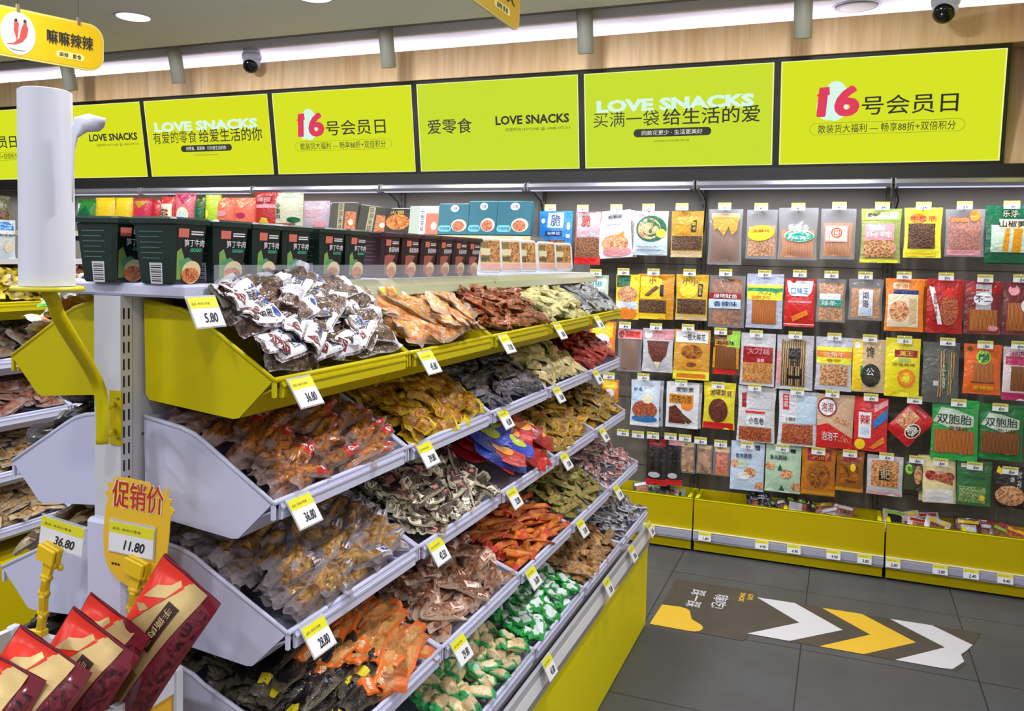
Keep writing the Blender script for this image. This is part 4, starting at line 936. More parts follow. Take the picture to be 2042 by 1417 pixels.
def make_bag(w, h, t, base, items, seed, clear=False, name='snack_bag', topflat=.12, botflat=.05, food=None):
    mat = CLEAR((206, 208, 214), .16, .1) if clear else FILM(C[base] if isinstance(base, str) else base)
    m, surf = bag_mesh(w, h, t, seed, mat, topflat, botflat); o = m.build(name)
    if clear and food:
        q, _ = bag_mesh(w*food[2], h*food[3], t*.72, seed, mt(food[0]), .04, .04); q.v = [(x, y, z+h*(food[1]+food[3]-1)) for x, y, z in q.v]; q.build('food_contents', o)
    a, b = MB(), MB(); draw_bag(Face(a, surf, w, h, True), Face(b, surf, w, h, True), items)
    if a.f: a.build('printed_label', o)
    if b.f: b.build('food_window', o)
    return o
BY = 2.925
def peg_bag(px0, px1, py0, py1, base, items, lab, tagx, tagy, price, clear=False, food=None, roll=0, extra=0, seed=None, hooklab=None, t=.022):
    seed = seed or int(px0*7+py0); cx, cy = (px0+px1)/2, (py0+py1)/2
    T_ = at_y(cx, py0, BY); B_ = at_y(cx, py1, BY); Lf, Rt = at_y(px0, cy, BY), at_y(px1, cy, BY); w, h = (Rt-Lf).length, T_.z-B_.z
    o = make_bag(w, h, t, base, items, seed, clear, food=food); rnd = random.Random(seed)
    o.matrix_world = Matrix.Translation((T_.x*.5+B_.x*.5, BY*S, T_.z)) @ Matrix.Translation((0, 0, -h/2)) @ Matrix.Rotation(roll, 4, 'Y') @ Matrix.Translation((0, 0, h/2)) @ Matrix.Rotation(-.06, 4, 'X') @ Matrix.Rotation(rnd.uniform(-.08, .08), 4, 'Z')
    tag(o, lab, 'snack bag')
    for e in range(extra):
        c = o.copy(); COL.objects.link(c); c.location = o.location+Vector((rnd.uniform(.006, .016)*(1 if rnd.random() < .7 else -1), .034*(e+1), rnd.uniform(-.006, 0)))
        c['label'] = ' '.join(lab.split(',')[0].split()[:11])+', second on its hook'
        for ch in o.children: d = ch.copy(); COL.objects.link(d); d.parent = c
    hook(tagx, tagy, price, lab)
def hook(tagx, tagy, price, lab):
    p = at_y(tagx, tagy, 2.902); w, h = .064, .036
    r = empty('display_hook', (p.x, 2.905*S, p.z)); short = ' '.join(lab.split(',')[0].split()[:10])
    tag(r, 'hook tagged %s over the %s' % (price, short), 'hook', 'wire display hooks on the pegboard')
    q = MB(); q.tube([(0, .19, -h/2-.004), (0, .004, -h/2-.004), (0, -.002, -h/2+.004), (0, -.002, h/2)], .0022, P((150, 150, 150), .3, .8), 6); q.build('wire', r)
    q = MB(); q.box((-w/2, -.003, -h/2), (w/2, -.002, h/2), CARD); q.box((-w/2, -.0034, h*.1), (w/2, -.003, h/2), P((206, 200, 90), .5))
    F = Face(q, lambda u, v, l=0: (-w/2+u*w, -.0031-l, -h/2+v*h), w, h); F.rect(.1, .70, .8, .80, P((150, 144, 60), .5), .0006, 1)
    F.text(.38, .12, .76, .42, price, INK, .0006, bold=.015, shear=.15); q.build('price_tag', r)
BAGS = [
 # x0, x1, top, bottom, base, prints, label, tag x, tag y, price, options
 (1075, 1142, 421, 520, 'b', [('r',.26,.66,.74,.97,'lb'),('t',.36,.70,.66,.93,'脆','nb'),('r',.2,.50,.72,.60,'nb'),('t',.26,.52,.66,.58,'海带丝','lb'),('r',.28,.18,.8,.42,'bits'),('o',.12,.8,.06,.05,'lb'),('o',.9,.7,.05,.08,'lb'),('o',.9,.5,.06,.04,'lb')], 'blue snack bag with large dark glyph on a pale square, top row above the trays', 1097, 414, '4.90', {}),
 (1147, 1200, 422, 528, (176,110,108), [('r',.06,.52,.96,.97,'gy'),('t',.24,.72,.60,.93,'脆','r'),('r',.1,.56,.62,.66,'pk'),('o',.8,.7,.14,.1,'pk'),('r',.06,.16,.94,.50,'bits'),('r',.0,.01,1,.14,'r')], 'pink-grey bag with red glyph, brown window and red foot, second in the top row', 1162, 415, '4.90', {}),
 (1193, 1260, 420, 514, (232,226,230), [('r',.3,.80,.78,.93,'gy'),('t',.34,.83,.74,.90,'脆笋尖','k'),('r',.2,.70,.85,.72,'gy'),('o',.5,.30,.40,.20,'crisp'),('o',.55,.12,.42,.10,'pk'),('p',[(.5,.44),(.8,.56),(.78,.44)],'o')], 'white bag tilted in the top row, printed with a heap of orange crisps', 1229, 414, '10.90', dict(roll=-.09, extra=1)),
 (1264, 1332, 421, 509, (214,216,224), [('o',.52,.60,.46,.30,'dg'),('o',.46,.60,.34,.24,'crisp'),('o',.82,.5,.14,.10,'ly'),('r',.1,.86,.36,.93,'pk'),('r',.02,.02,.98,.32,'lb'),('r',.1,.10,.8,.13,'gy'),('r',.1,.18,.7,.21,'gy')], 'pale bag in the top row printed with a dark plate of food and a lime', 1293, 413, '8.90', {}),
 (1338, 1403, 421, 513, 'gold', [('o',.45,.82,.26,.14,'am'),('r',.64,.55,.80,.80,'k'),('t',.67,.58,.77,.77,'豆干','y',1),('r',.2,.5,.6,.68,'am'),('r',.04,.16,.98,.46,'dbits'),('r',.02,.0,.98,.13,'kr')], 'gold bag with dark see-through half at the right of the first panel, top row', 1360, 412, '5.90', {}),
 (1413, 1480, 417, 528, 'gy', [('r',.08,.82,.92,.93,'kr'),('p',[(.1,.86),(.9,.86),(.86,.62),(.72,.52),(.6,.68),(.46,.50),(.26,.66),(.16,.60)],'gold')], 'clear bag of long brown strips under a gold zigzag print, top row', 1445, 411, '3.90', dict(clear=True, food=('dstrip', .06, .84, .74))),
 (1488, 1550, 418, 516, 'gy', [('o',.48,.52,.44,.16,'y',.12),('o',.48,.46,.36,.07,'ly',.12),('t',.2,.54,.78,.60,'大辣片','r')], 'clear bag of orange snack with a tilted yellow oval, top row', 1518, 412, '4.30', dict(clear=True, food=('obits', .06, .88, .62))),
 (1552, 1630, 414, 518, 'si', [('o',.54,.46,.40,.12,'cr'),('o',.54,.45,.38,.105,'tl'),('t',.24,.54,.80,.68,'香辣条','w')], 'clear silver bag of orange sticks with a teal oval, top row', 1592, 412, '4.20', dict(clear=True, food=('ostrip', .05, .84, .52))),
 (1636, 1706, 416, 517, 'gy', [('r',.12,.34,.78,.66,'pk'),('r',.14,.36,.76,.64,'cr'),('ring',.46,.52,.16,.10,.2,'r'),('t',.38,.47,.55,.57,'口','r')], 'clear bag of orange sticks with a pink square label, top row', 1674, 410, '4.90', dict(clear=True, food=('ostrip', .06, .82, .66))),
 (1716, 1796, 416, 524, (150,160,90), [('r',.02,.78,.98,.98,'lg'),('r',.12,.81,.92,.95,'cr'),('t',.14,.84,.40,.92,'素牛','k'),('r',.08,.42,.84,.72,'pk'),('t',.12,.46,.80,.58,'麻辣','w'),('r',.2,.60,.6,.68,'w'),('r',.08,.10,.84,.42,'nut'),('o',.72,.28,.18,.12,'pk'),('r',.0,.0,.94,.06,'ly')], 'bag with lime green header and pink lettering over brown snack, top row', 1760, 410, '2.40', {}),
 (1802, 1877, 414, 514, 'ly', [('o',.36,.78,.22,.10,'o'),('t',.14,.72,.86,.84,'牛板筋','r'),('r',.10,.18,.84,.68,'dbits'),('r',.06,.03,.88,.10,'y')], 'yellow bag with dark brown window, right side of the top row', 1842, 410, '2.40', {}),
 (1884, 1962, 417, 512, 'gy', [('o',.75,.86,.14,.12,'o'),('r',.06,.03,.92,.14,'pk'),('t',.14,.72,.6,.82,'辣味','o')], 'clear bag of reddish brown bits next to the green bag, top row', 1924, 409, '2.90', dict(clear=True, food=('rbits', .06, .86, .78))),
 (1963, 2052, 410, 524, 'dg', [('r',.2,.76,.8,.94,(22,74,90) if 0 else 'dg'),('t',.38,.80,.72,.92,'乐芽','cr'),('r',.12,.18,.96,.66,'pg'),('t',.30,.62,.92,.74,'山椒笋','k'),('p',[(.38,.20),(.46,.62),(.56,.62),(.52,.2)],'am'),('p',[(.6,.18),(.66,.62),(.86,.60),(.8,.18)],'am'),('r',.3,.60,.94,.76,'cr')], 'green bag with pale yellow stalks at the right edge, top row', 2018, 408, '1.80', dict(extra=1)),
 # second row
 (1160, 1214, 548, 606, 'pg', [('r',.1,.5,.9,.9,'w'),('t',.2,.6,.8,.8,'泡椒','tl')], 'pale green bag half hidden behind the silver packets', 1188, 543, '10.90', {}),
 (1228, 1276, 547, 636, 'y', [('r',.04,.72,.6,.98,'dg'),('o',.5,.56,.42,.18,'crisp'),('r',.04,.22,.96,.40,'w'),('p',[(.3,.4),(.9,.3),(.6,.22)],'lb'),('o',.5,.13,.44,.14,'o')], 'yellow, white and orange bag at the left of the second row', 1243, 541, '5.90', {}),
 (1272, 1345, 546, 636, 'am', [('r',.06,.44,.66,.94,'y'),('p',[(.18,.52),(.5,.74),(.62,.70),(.3,.50)],'br'),('r',.62,.50,.72,.76,'k'),('t',.3,.78,.5,.92,'小','br'),('r',.04,.14,.80,.42,'dbits'),('r',.04,.0,.78,.12,'y')], 'amber bag with slanted brown stick print, second row', 1303, 542, '8.90', dict(extra=1)),
 (1348, 1412, 547, 638, (214,170,30), [('o',.4,.66,.28,.18,'y'),('t',.2,.76,.7,.92,'小小','br'),('r',.7,.52,.84,.80,'k'),('t',.73,.55,.81,.77,'卤味','y',1),('r',.04,.14,.96,.46,'dbits'),('r',.02,.0,.98,.11,'kr')], 'amber bag with black upright tab and dark beans, second row', 1375, 543, '8.90', {}),
 (1413, 1486, 549, 652, 'gy', [('r',.0,.54,.90,.66,'dr'),('t',.14,.56,.80,.64,'爆烤鱿鱼','w'),('r',.0,.36,.90,.54,'lb'),('t',.14,.40,.8,.50,'香辣味','nb')], 'clear bag of brown slices with maroon and white bands, second row', 1447, 543, '4.90', dict(clear=True, food=('amber', .05, .86, .88))),
 (1488, 1562, 546, 654, (176,182,206), [('r',.02,.52,.98,.80,'ly'),('r',.02,.68,.98,.74,'g'),('t',.3,.62,.9,.74,'大刀牛','tl'),('t',.12,.53,.7,.60,'辣片','o'),('r',.16,.08,.84,.52,'strip')], 'bag with lime and yellow band over thin brown sticks, second row', 1525, 545, '2.90', {}),
 (1564, 1625, 556, 651, 'r', [('p',[(.06,.96),(.94,.96),(.88,.72),(.76,.64),(.24,.64),(.12,.72)],'w'),('t',.2,.68,.8,.82,'口味王','b'),('r',.12,.50,.9,.54,'pk'),('p',[(.24,.20),(.74,.36),(.80,.26),(.30,.10)],'o'),('r',.0,.04,1,.06,'cr')], 'red bag with white bib and orange bar print, second row', 1595, 545, '2.90', {}),
 (1628, 1686, 556, 642, 'gy', [('r',.10,.52,.84,.66,'w'),('r',.10,.36,.88,.52,'tl'),('t',.16,.38,.7,.50,'辣条','w')], 'clear bag of small orange pieces with a teal and white label, second row', 1658, 547, '4.90', dict(clear=True, food=('obits', .04, .84, .86))),
 (1692, 1760, 556, 638, 'si', [('r',.30,.10,.72,.74,'w'),('t',.42,.3,.6,.70,'豆皮','nb',1),('r',.34,.12,.68,.28,'lb')], 'clear bag of pale orange chips with an upright white label, second row', 1726, 549, '2.90', dict(clear=True, food=('noodle', .06, .86, .72))),
 (1764, 1842, 555, 660, 'o', [('r',.06,.08,.86,.70,'cr'),('r',.20,.70,.86,.78,'nb'),('o',.36,.38,.26,.20,'crisp'),('r',.62,.14,.82,.62,'kr'),('r',.2,.80,.6,.92,'cr'),('t',.24,.82,.58,.90,'手撕','o')], 'orange bag with cream panel and dark blue strip, second row', 1803, 549, '7.90', dict(extra=1)),
 (1846, 1920, 556, 664, (176,30,28), [('p',[(.06,.86),(.2,.84),(.44,.16),(.32,.16)],'w'),('t',.18,.2,.30,.74,'超级大辣片','dr',1),('o',.62,.44,.26,.30,'rbits'),('o',.6,.74,.16,.10,'r')], 'dark red bag with a slanted white strip of writing, second row', 1887, 551, '5.90', {}),
 (1922, 1996, 560, 666, (120,40,44), [('r',.14,.80,.9,.98,'pk') if 0 else ('r',.02,.76,.98,.99,(0,0,0) if 0 else 'dr'),('r',.30,.46,.72,.94,'gy'),('o',.5,.66,.26,.12,'w'),('t',.28,.60,.72,.72,'不二','k'),('r',.14,.06,.90,.46,'strip'),('o',.8,.12,.14,.05,'pk')], 'maroon bag with black brush writing on white over brown sticks, second row', 1965, 555, '2.90', {}),
 (1998, 2070, 562, 668, (110,44,44), [('o',.3,.84,.16,.1,'pk'),('r',.12,.08,.9,.6,'strip'),('o',.74,.55,.24,.14,'w')], 'maroon bag cut off by the right edge, second row', 2037, 555, '2.90', {}),
 # third row
 (1176, 1228, 640, 712, 'o', [('r',.1,.55,.9,.95,'y'),('o',.5,.5,.3,.16,'w'),('r',.1,.05,.9,.42,'crisp')], 'orange and yellow bag behind the red chili packets', 1196, 633, '3.90', {}),
 (1232, 1281, 655, 740, 'gy', [('r',.0,.76,1,.98,'pk'),('o',.16,.86,.12,.08,'dr'),('r',.3,.80,.9,.94,'r')], 'clear bag of dark brown strips with a pink top, third row', 1246, 648, '4.90', dict(clear=True, food=('dstrip', .04, .72, .80))),
 (1282, 1343, 655, 741, 'si', [('r',.02,.76,.98,.98,'pk'),('o',.18,.85,.13,.09,'w'),('p',[(.14,.72),(.86,.72),(.80,.40),(.62,.24),(.36,.24),(.2,.44)],'bean'),('p',[(.4,.24),(.6,.24),(.52,.04)],'cr')], 'silver bag with pink top and brown kernels, third row', 1308, 651, '4.90', {}),
 (1344, 1416, 657, 756, (206,150,50), [('r',.04,.74,.94,.97,'w'),('t',.24,.79,.86,.92,'一根大麻花','k'),('o',.5,.56,.30,.14,'amber'),('o',.5,.30,.26,.12,'am'),('o',.5,.30,.14,.05,'br'),('r',.0,.0,1,.17,'ly'),('r',.1,.03,.9,.12,'o')], 'orange biscuit bag with white header and yellow foot, third row', 1372, 653, '7.90', dict(extra=1)),
 (1422, 1476, 657, 746, 'br', [('r',.5,.6,1,.98,'lg'),('r',.06,.64,.6,.78,'am'),('t',.1,.66,.8,.76,'湘辣味','k'),('r',.12,.12,.84,.62,'dstrip'),('r',.06,.0,.86,.11,'r'),('r',.0,.14,.09,.6,'am'),('r',.88,.14,.97,.6,'am')], 'brown bag with lime top corner and red foot, third row', 1437, 660, '6.90', {}),
 (1476, 1546, 664, 768, 'si', [('r',.08,.44,.94,.74,'dr'),('t',.2,.60,.86,.72,'大刀丝','pk'),('r',.48,.44,.72,.53,'r'),('t',.5,.45,.7,.52,'麻辣','w'),('r',.08,.06,.94,.44,'noodle')], 'clear bag with dark red label above orange noodles, third row', 1508, 665, '2.90', {}),
 (1548, 1622, 668, 776, (186,186,196), [('r',.12,.06,.80,.92,'root'),('r',.0,.1,.10,.70,'pk'),('r',.34,.56,.66,.76,'k'),('t',.36,.44,.66,.62,'香香','k'),('p',[(.3,.08),(.34,.08),(.34,.40),(.30,.40)],'k'),('p',[(.48,.08),(.52,.08),(.52,.42),(.48,.42)],'k'),('p',[(.66,.08),(.70,.08),(.70,.40),(.66,.40)],'k'),('r',.3,.20,.70,.26,'k')], 'clear bag of wood-coloured sticks with big black strokes, third row', 1586, 668, '4.70', {}),
 (1626, 1699, 672, 778, (190,190,206), [('r',.02,.50,.98,.82,'ly'),('r',.02,.62,.98,.74,'o'),('t',.22,.63,.8,.72,'豆角干','cr'),('r',.12,.10,.90,.48,'nut'),('t',.3,.54,.7,.60,'香辣','am')], 'clear bag with yellow and orange band over brown nuts, third row', 1664, 671, '2.90', {}),
 (1699, 1766, 676, 781, 'kr', [('r',.0,.02,.30,.98,'y'),('t',.40,.66,.66,.86,'馋','k'),('o',.56,.32,.30,.22,'leaf'),('t',.42,.32,.66,.46,'公','w'),('o',.14,.88,.10,.06,'w'),('r',.24,.28,.30,.5,'g')], 'kraft and yellow bag with a dark leaf print, third row', 1735, 674, '2.80', dict(extra=1)),
 (1764, 1834, 674, 790, (232,220,30), [('r',.26,.68,.92,.80,'dr'),('t',.42,.70,.78,.78,'蛋王','y'),('t',.38,.60,.72,.66,'DODO','tl'),('t',.2,.53,.86,.58,'咸蛋黄味','br'),('o',.62,.32,.26,.16,'o'),('o',.62,.32,.18,.10,'y'),('o',.62,.32,.10,.06,'ly'),('p',[(.0,.1),(.36,.1),(.16,.0)],'y')], 'bright yellow bag with an orange ring print, third row', 1804, 677, '2.20', {}),
 (1838, 1912, 682, 802, (92,94,90), [('p',[(.42,.1),(.46,.86),(.62,.86),(.56,.1)],'root'),('p',[(.70,.14),(.72,.86),(.92,.84),(.78,.14)],'root'),('r',.50,.20,.66,.66,'dg'),('t',.53,.24,.63,.62,'山笋','pg',1),('r',.30,.28,.50,.36,'si')], 'dark clear bag of tan bamboo shoots, third row', 1890, 681, '4.80', {}),
 (1920, 1996, 686, 785, (226,100,30), [('o',.52,.74,.2,.14,'lg'),('o',.52,.74,.16,.11,'dg'),('r',.24,.24,.80,.62,'strip'),('r',.2,.22,.84,.25,'br'),('o',.16,.9,.08,.05,'br'),('t',.24,.08,.8,.17,'素烤鸭','y')], 'orange bag with green disc and a brown striped window, third row', 1965, 687, '1.80', {}),
 (1998, 2070, 692, 798, (214,200,206), [('r',.06,.66,.94,.82,'mg'),('t',.16,.80,.66,.92,'湘西','mg'),('r',.22,.18,.9,.64,'dstrip'),('r',.0,.0,1,.14,'mg')], 'white and magenta bag cut off by the right edge, third row', 2033, 688, '4.90', {}),
 # fourth row
 (1200, 1234, 756, 800, 'o', [('r',.1,.6,.9,.95,'y'),('o',.5,.4,.3,.2,'w')], 'small orange bag just above the mustard packets, half hidden', 1214, 749, '6.90', {}),
 (1258, 1316, 758, 848, (206,216,232), [('r',.04,.56,.48,.92,'lb'),('t',.1,.76,.42,.84,'虾条','nb'),('o',.5,.36,.44,.20,'rbits'),('o',.5,.16,.44,.08,'b'),('o',.6,.6,.2,.1,'cr'),('r',.02,.0,.98,.09,'w')], 'white and blue bag printed with a reddish bowl, fourth row', 1283, 751, '5.90', dict(extra=1)),
 (1328, 1394, 762, 852, (222,222,228), [('r',.1,.54,.84,.74,'am'),('t',.16,.56,.8,.72,'巧克力豆','br'),('t',.3,.80,.84,.90,'麦丽素','k'),('p',[(.10,.10),(.10,.44),(.3,.50),(.5,.36),(.62,.10)],'bean'),('p',[(.5,.34),(.84,.16),(.7,.10),(.5,.2)],'dbits'),('o',.66,.5,.18,.10,'o')], 'white bag printed with chocolate balls and amber label, fourth row', 1358, 764, '11.90', dict(extra=1)),
 (1403, 1466, 762, 854, (220,206,40), [('r',.1,.70,.94,.86,'y'),('t',.2,.72,.9,.84,'湘味黑豆','k'),('o',.48,.40,.32,.26,'bean'),('r',.02,.0,.96,.14,'r')], 'yellow bag with dark beans and red foot, fourth row', 1432, 768, '8.90', {}),
 (1471, 1546, 770, 880, (206,206,210), [('r',.10,.62,.22,.92,'dr'),('r',.2,.52,.74,.56,'r'),('r',.24,.28,.74,.48,'w'),('t',.30,.33,.72,.45,'小包卷','k'),('r',.06,.02,.92,.27,'rbits'),('r',.3,.6,.9,.9,'si')], 'grey-white bag with small white label over reddish snack, fourth row', 1505, 772, '2.40', {}),
 (1552, 1630, 780, 888, (208,212,222), [('r',.10,.66,.26,.94,'r'),('t',.12,.70,.24,.92,'好味','w',1),('r',.12,.42,.46,.56,'w'),('t',.16,.45,.44,.53,'小辣块','k'),('r',.10,.04,.90,.40,'rbits'),('r',.5,.42,.98,.94,'lb')], 'white bag with a red upright tab and brown pieces, fourth row', 1590, 780, '3.90', {}),
 (1628, 1702, 786, 892, (206,170,140), [('p',[(.0,.0),(1,.0),(1,.2),(.3,.46),(.0,.40)],'r'),('ring',.28,.76,.26,.18,.12,'dr'),('o',.28,.76,.22,.15,'w'),('t',.12,.68,.44,.84,'泡泡','dr'),('t',.14,.14,.6,.30,'泡泡干','w'),('p',[(.5,.6),(.9,.5),(.8,.44),(.45,.52)],'nut'),('p',[(.56,.1),(.94,.06),(.76,.3)],'crisp')], 'tan and red bag with a round white stamp, fourth row', 1660, 785, '7.90', {}),
 (1702, 1770, 792, 898, (206,40,44), [('r',.14,.24,.52,.72,'w'),('t',.18,.50,.48,.68,'辣','r'),('r',.2,.3,.46,.44,'lb'),('p',[(.56,.56),(.98,.82),(.98,.62),(.6,.42)],'b'),('p',[(.6,.86),(.98,.98),(.98,.88),(.6,.72)],'pk'),('o',.2,.12,.16,.1,'y'),('p',[(.5,.08),(.9,.3),(.94,.18),(.6,.04)],'o')], 'red and blue bag with a white upright label, fourth row', 1737, 792, '5.90', {}),
 (1784, 1846, 808, 882, (190,24,28), [('r',.06,.30,.56,.80,'crisp'),('o',.72,.40,.24,.22,'cr'),('o',.72,.40,.20,.19,'k'),('t',.58,.30,.86,.50,'辣','w'),('t',.3,.86,.7,.94,'麻辣','pk')], 'red square bag hung cornerwise like a diamond, fourth row', 1824, 797, '9.90', dict(roll=.72)),
 (1856, 1950, 796, 916, (40,160,70), [('p',[(.02,.62),(.2,.86),(.5,.84),(.9,.74),(.9,.58),(.5,.5),(.2,.58)],'pg'),('t',.10,.60,.86,.76,'双胞胎','k'),('t',.36,.50,.78,.57,'香辣味','br'),('r',.06,.12,.92,.50,'strip'),('o',.66,.16,.12,.05,'pk'),('o',.2,.14,.08,.04,'r')], 'bright green bag of brown sticks with brush writing, left of a like one, fourth row', 1912, 803, '3.90', {}),
 (1952, 2040, 806, 916, (22,112,50), [('p',[(.02,.62),(.2,.84),(.5,.82),(.9,.74),(.9,.58),(.5,.5),(.2,.58)],'pg'),('t',.10,.60,.86,.76,'双胞胎','k'),('t',.36,.50,.84,.57,'泡山椒','br'),('r',.04,.12,.92,.50,'dstrip'),('o',.66,.16,.12,.05,'pk')], 'darker green bag of brown sticks with brush writing, right end of fourth row', 1995, 812, '4.90', {}),
 # fifth row
 (1290, 1331, 870, 966, (46,40,42), [('r',.1,.80,.9,.96,'dr'),('r',.24,.2,.4,.76,'k'),('r',.6,.2,.76,.76,'k'),('o',.4,.22,.3,.06,'si'),('r',.0,.0,1,.13,'r')], 'dark stick pack with red foot at the left of the bottom row', 1272, 866, '7.90', {}),
 (1330, 1362, 872, 966, (46,40,42), [('r',.1,.84,.9,.96,'pk'),('r',.3,.2,.66,.8,'k'),('o',.4,.2,.3,.06,'si'),('r',.0,.0,1,.12,'r')], 'dark stick pack with pink top, second in the bottom row', 1302, 868, '4.90', {}),
 (1355, 1387, 880, 942, 'gy', [('r',.1,.84,.9,.97,'kr')], 'small clear pack of tan sausages, left one of two, bottom row', 1337, 870, '4.90', dict(clear=True, food=('sausage', .05, .80, .86))),
 (1389, 1421, 886, 944, 'gy', [('r',.1,.86,.9,.97,'kr')], 'small clear pack of tan sausages, right one of two, bottom row', 1397, 878, '2.90', dict(clear=True, food=('sausage', .05, .82, .86))),
 (1422, 1458, 888, 948, 'gy', [('r',.1,.78,.9,.96,'kr')], 'small clear pack of shiny orange-red balls, bottom row', 1437, 884, '4.10', dict(clear=True, food=('redball', .04, .70, .90))),
 (1457, 1524, 880, 976, (196,214,236), [('t',.14,.66,.62,.76,'鱼肉脆肠','nb'),('r',.72,.84,.86,.94,'nb'),('o',.14,.54,.14,.10,'tl') if 0 else ('o',.12,.54,.12,.08,'crisp'),('o',.58,.38,.18,.10,'crisp'),('o',.9,.12,.16,.08,'crisp'),('o',.4,.3,.18,.08,'w'),('o',.3,.56,.22,.1,'pg')], 'white and pale blue bag with drifting orange food, bottom row', 1490, 887, '2.90', {}),
 (1526, 1597, 886, 980, (176,206,180), [('t',.12,.68,.60,.78,'鱼肉脆肠','k'),('r',.7,.84,.84,.92,'k'),('o',.14,.54,.14,.08,'crisp'),('o',.6,.40,.18,.10,'crisp'),('o',.9,.14,.16,.08,'crisp'),('p',[(.34,.46),(.5,.46),(.42,.60)],'dg'),('p',[(.4,.04),(.56,.04),(.48,.16)],'dg')], 'pale green bag with drifting orange food, bottom row', 1560, 893, '4.90', {}),
 (1598, 1666, 890, 986, (186,110,24), [('r',.16,.72,.86,.96,'dr'),('t',.3,.74,.8,.90,'烤脖','o'),('o',.5,.42,.36,.26,'amber'),('r',.04,.02,.96,.10,'am')], 'amber bag with dark meat and dark red top, bottom row', 1632, 899, '1.90', {}),
 (1667, 1722, 898, 978, (150,90,26), [('r',.24,.74,.84,.96,'dr'),('r',.14,.20,.84,.66,'amber'),('o',.62,.6,.1,.1,'y'),('r',.0,.0,1,.09,'am')], 'brown amber bag beside the one with dark meat, bottom row', 1695, 904, '4.60', {}),
 (1728, 1800, 908, 986, 'si', [('r',.12,.22,.88,.88,'obits'),('r',.34,.38,.70,.72,'k'),('t',.38,.42,.66,.68,'锅巴','kr'),('r',.04,.02,.96,.08,'pk')], 'silver bag of beige grains with a black square label, bottom row', 1768, 910, '4.90', {}),
 (1802, 1842, 914, 976, (60,66,44), [('o',.26,.66,.2,.16,'lg'),('t',.16,.60,.5,.78,'海苔','dg'),('o',.72,.5,.2,.3,'nut')], 'small dark green and brown bag, bottom row', 1828, 916, '4.80', {}),
 (1838, 1906, 910, 1001, (226,212,160), [('p',[(.1,.72),(.3,.62),(.9,.66),(.9,.40),(.4,.50)],'rbits'),('o',.26,.6,.18,.1,'dr'),('o',.54,.6,.18,.1,'pk'),('o',.8,.58,.16,.09,'dr'),('r',.08,.02,.9,.30,'w'),('r',.16,.18,.8,.22,'cr')], 'cream bag with red-brown dates printed across, bottom row', 1876, 921, '2.80', dict(extra=1, roll=-.05)),
 (1906, 1977, 918, 1006, (52,110,60), [('r',.06,.06,.84,.42,'peas'),('r',.12,.84,.36,.93,'cr'),('o',.74,.18,.08,.07,'y'),('r',.1,.60,.8,.64,'dg')], 'green bag with a heap of peas, bottom row', 1944, 929, '5.80', {}),
 (1978, 2048, 928, 1012, (36,28,26), [('o',.5,.30,.44,.24,'nut'),('t',.5,.62,.62,.9,'豆香','w',1),('t',.7,.5,.82,.9,'兰花','w',1),('p',[(.16,.98),(.3,.9),(.24,.78),(.1,.84)],'y')], 'black bag with brown beans at the right end of the bottom row', 2015, 938, '5.80', {}),
]
for b in BAGS:
    base = b[4]; opt = dict(b[10])
    peg_bag(b[0], b[1], b[2], b[3], base, b[5], b[6], b[7], b[8], b[9], **opt)
for tx, ty, pr, nm in ((1242, 862, '4.90', 'small bag behind the plum packets'), (1366, 873, '3.90', 'tan sausages')):
    hook(tx, ty, pr, nm+(' in front of the gap' if tx > 1300 else ''))

# ------------------------------------------------------------------ shelf with bags on the back wall
zs = .078*S+S-.02
t = empty('wall_shelf', (-2.0*S, 2.92*S, zs)); tag(t, 'grey shelf board on the back wall with pale yellow price strip, carrying bags and boxes', 'shelf')
MB().box((-1.6*S, -.115*S, -.012), (.975*S, .115*S, .012), P((120, 118, 112), .4)).build('board', t)
MB().box((-1.6*S, -.1175*S, -.018), (.96*S, -.115*S, .016), P((216, 212, 160), .3)).build('price_strip', t)
b = MB()
for k in range(9): b.box(((.93-.12*k)*S-.05, -.1185*S, -.022), ((.93-.12*k)*S+.0, -.1175*S, .012), CARD)
b.build('price_cards', t)
def shelf_bag(x0, x1, y0, y1, base, items, lab, Y=2.85, t=.07, grp=None, tilt=0):
    T_ = at_y((x0+x1)/2, y0, Y); Lf, Rt = at_y(x0, y0, Y), at_y(x1, y0, Y); w = (Rt-Lf).length; zb = zs+.013; h = T_.z-zb
    o = make_bag(w, h, t, base, items, int(x0), topflat=.06, name='crisp_bag', botflat=.02); o.matrix_world = Matrix.Translation((T_.x, Y*S, zb)) @ Matrix.Rotation(tilt, 4, 'Y') @ Matrix.Translation((0, 0, h))
    tag(o, lab, 'crisp bag', grp)
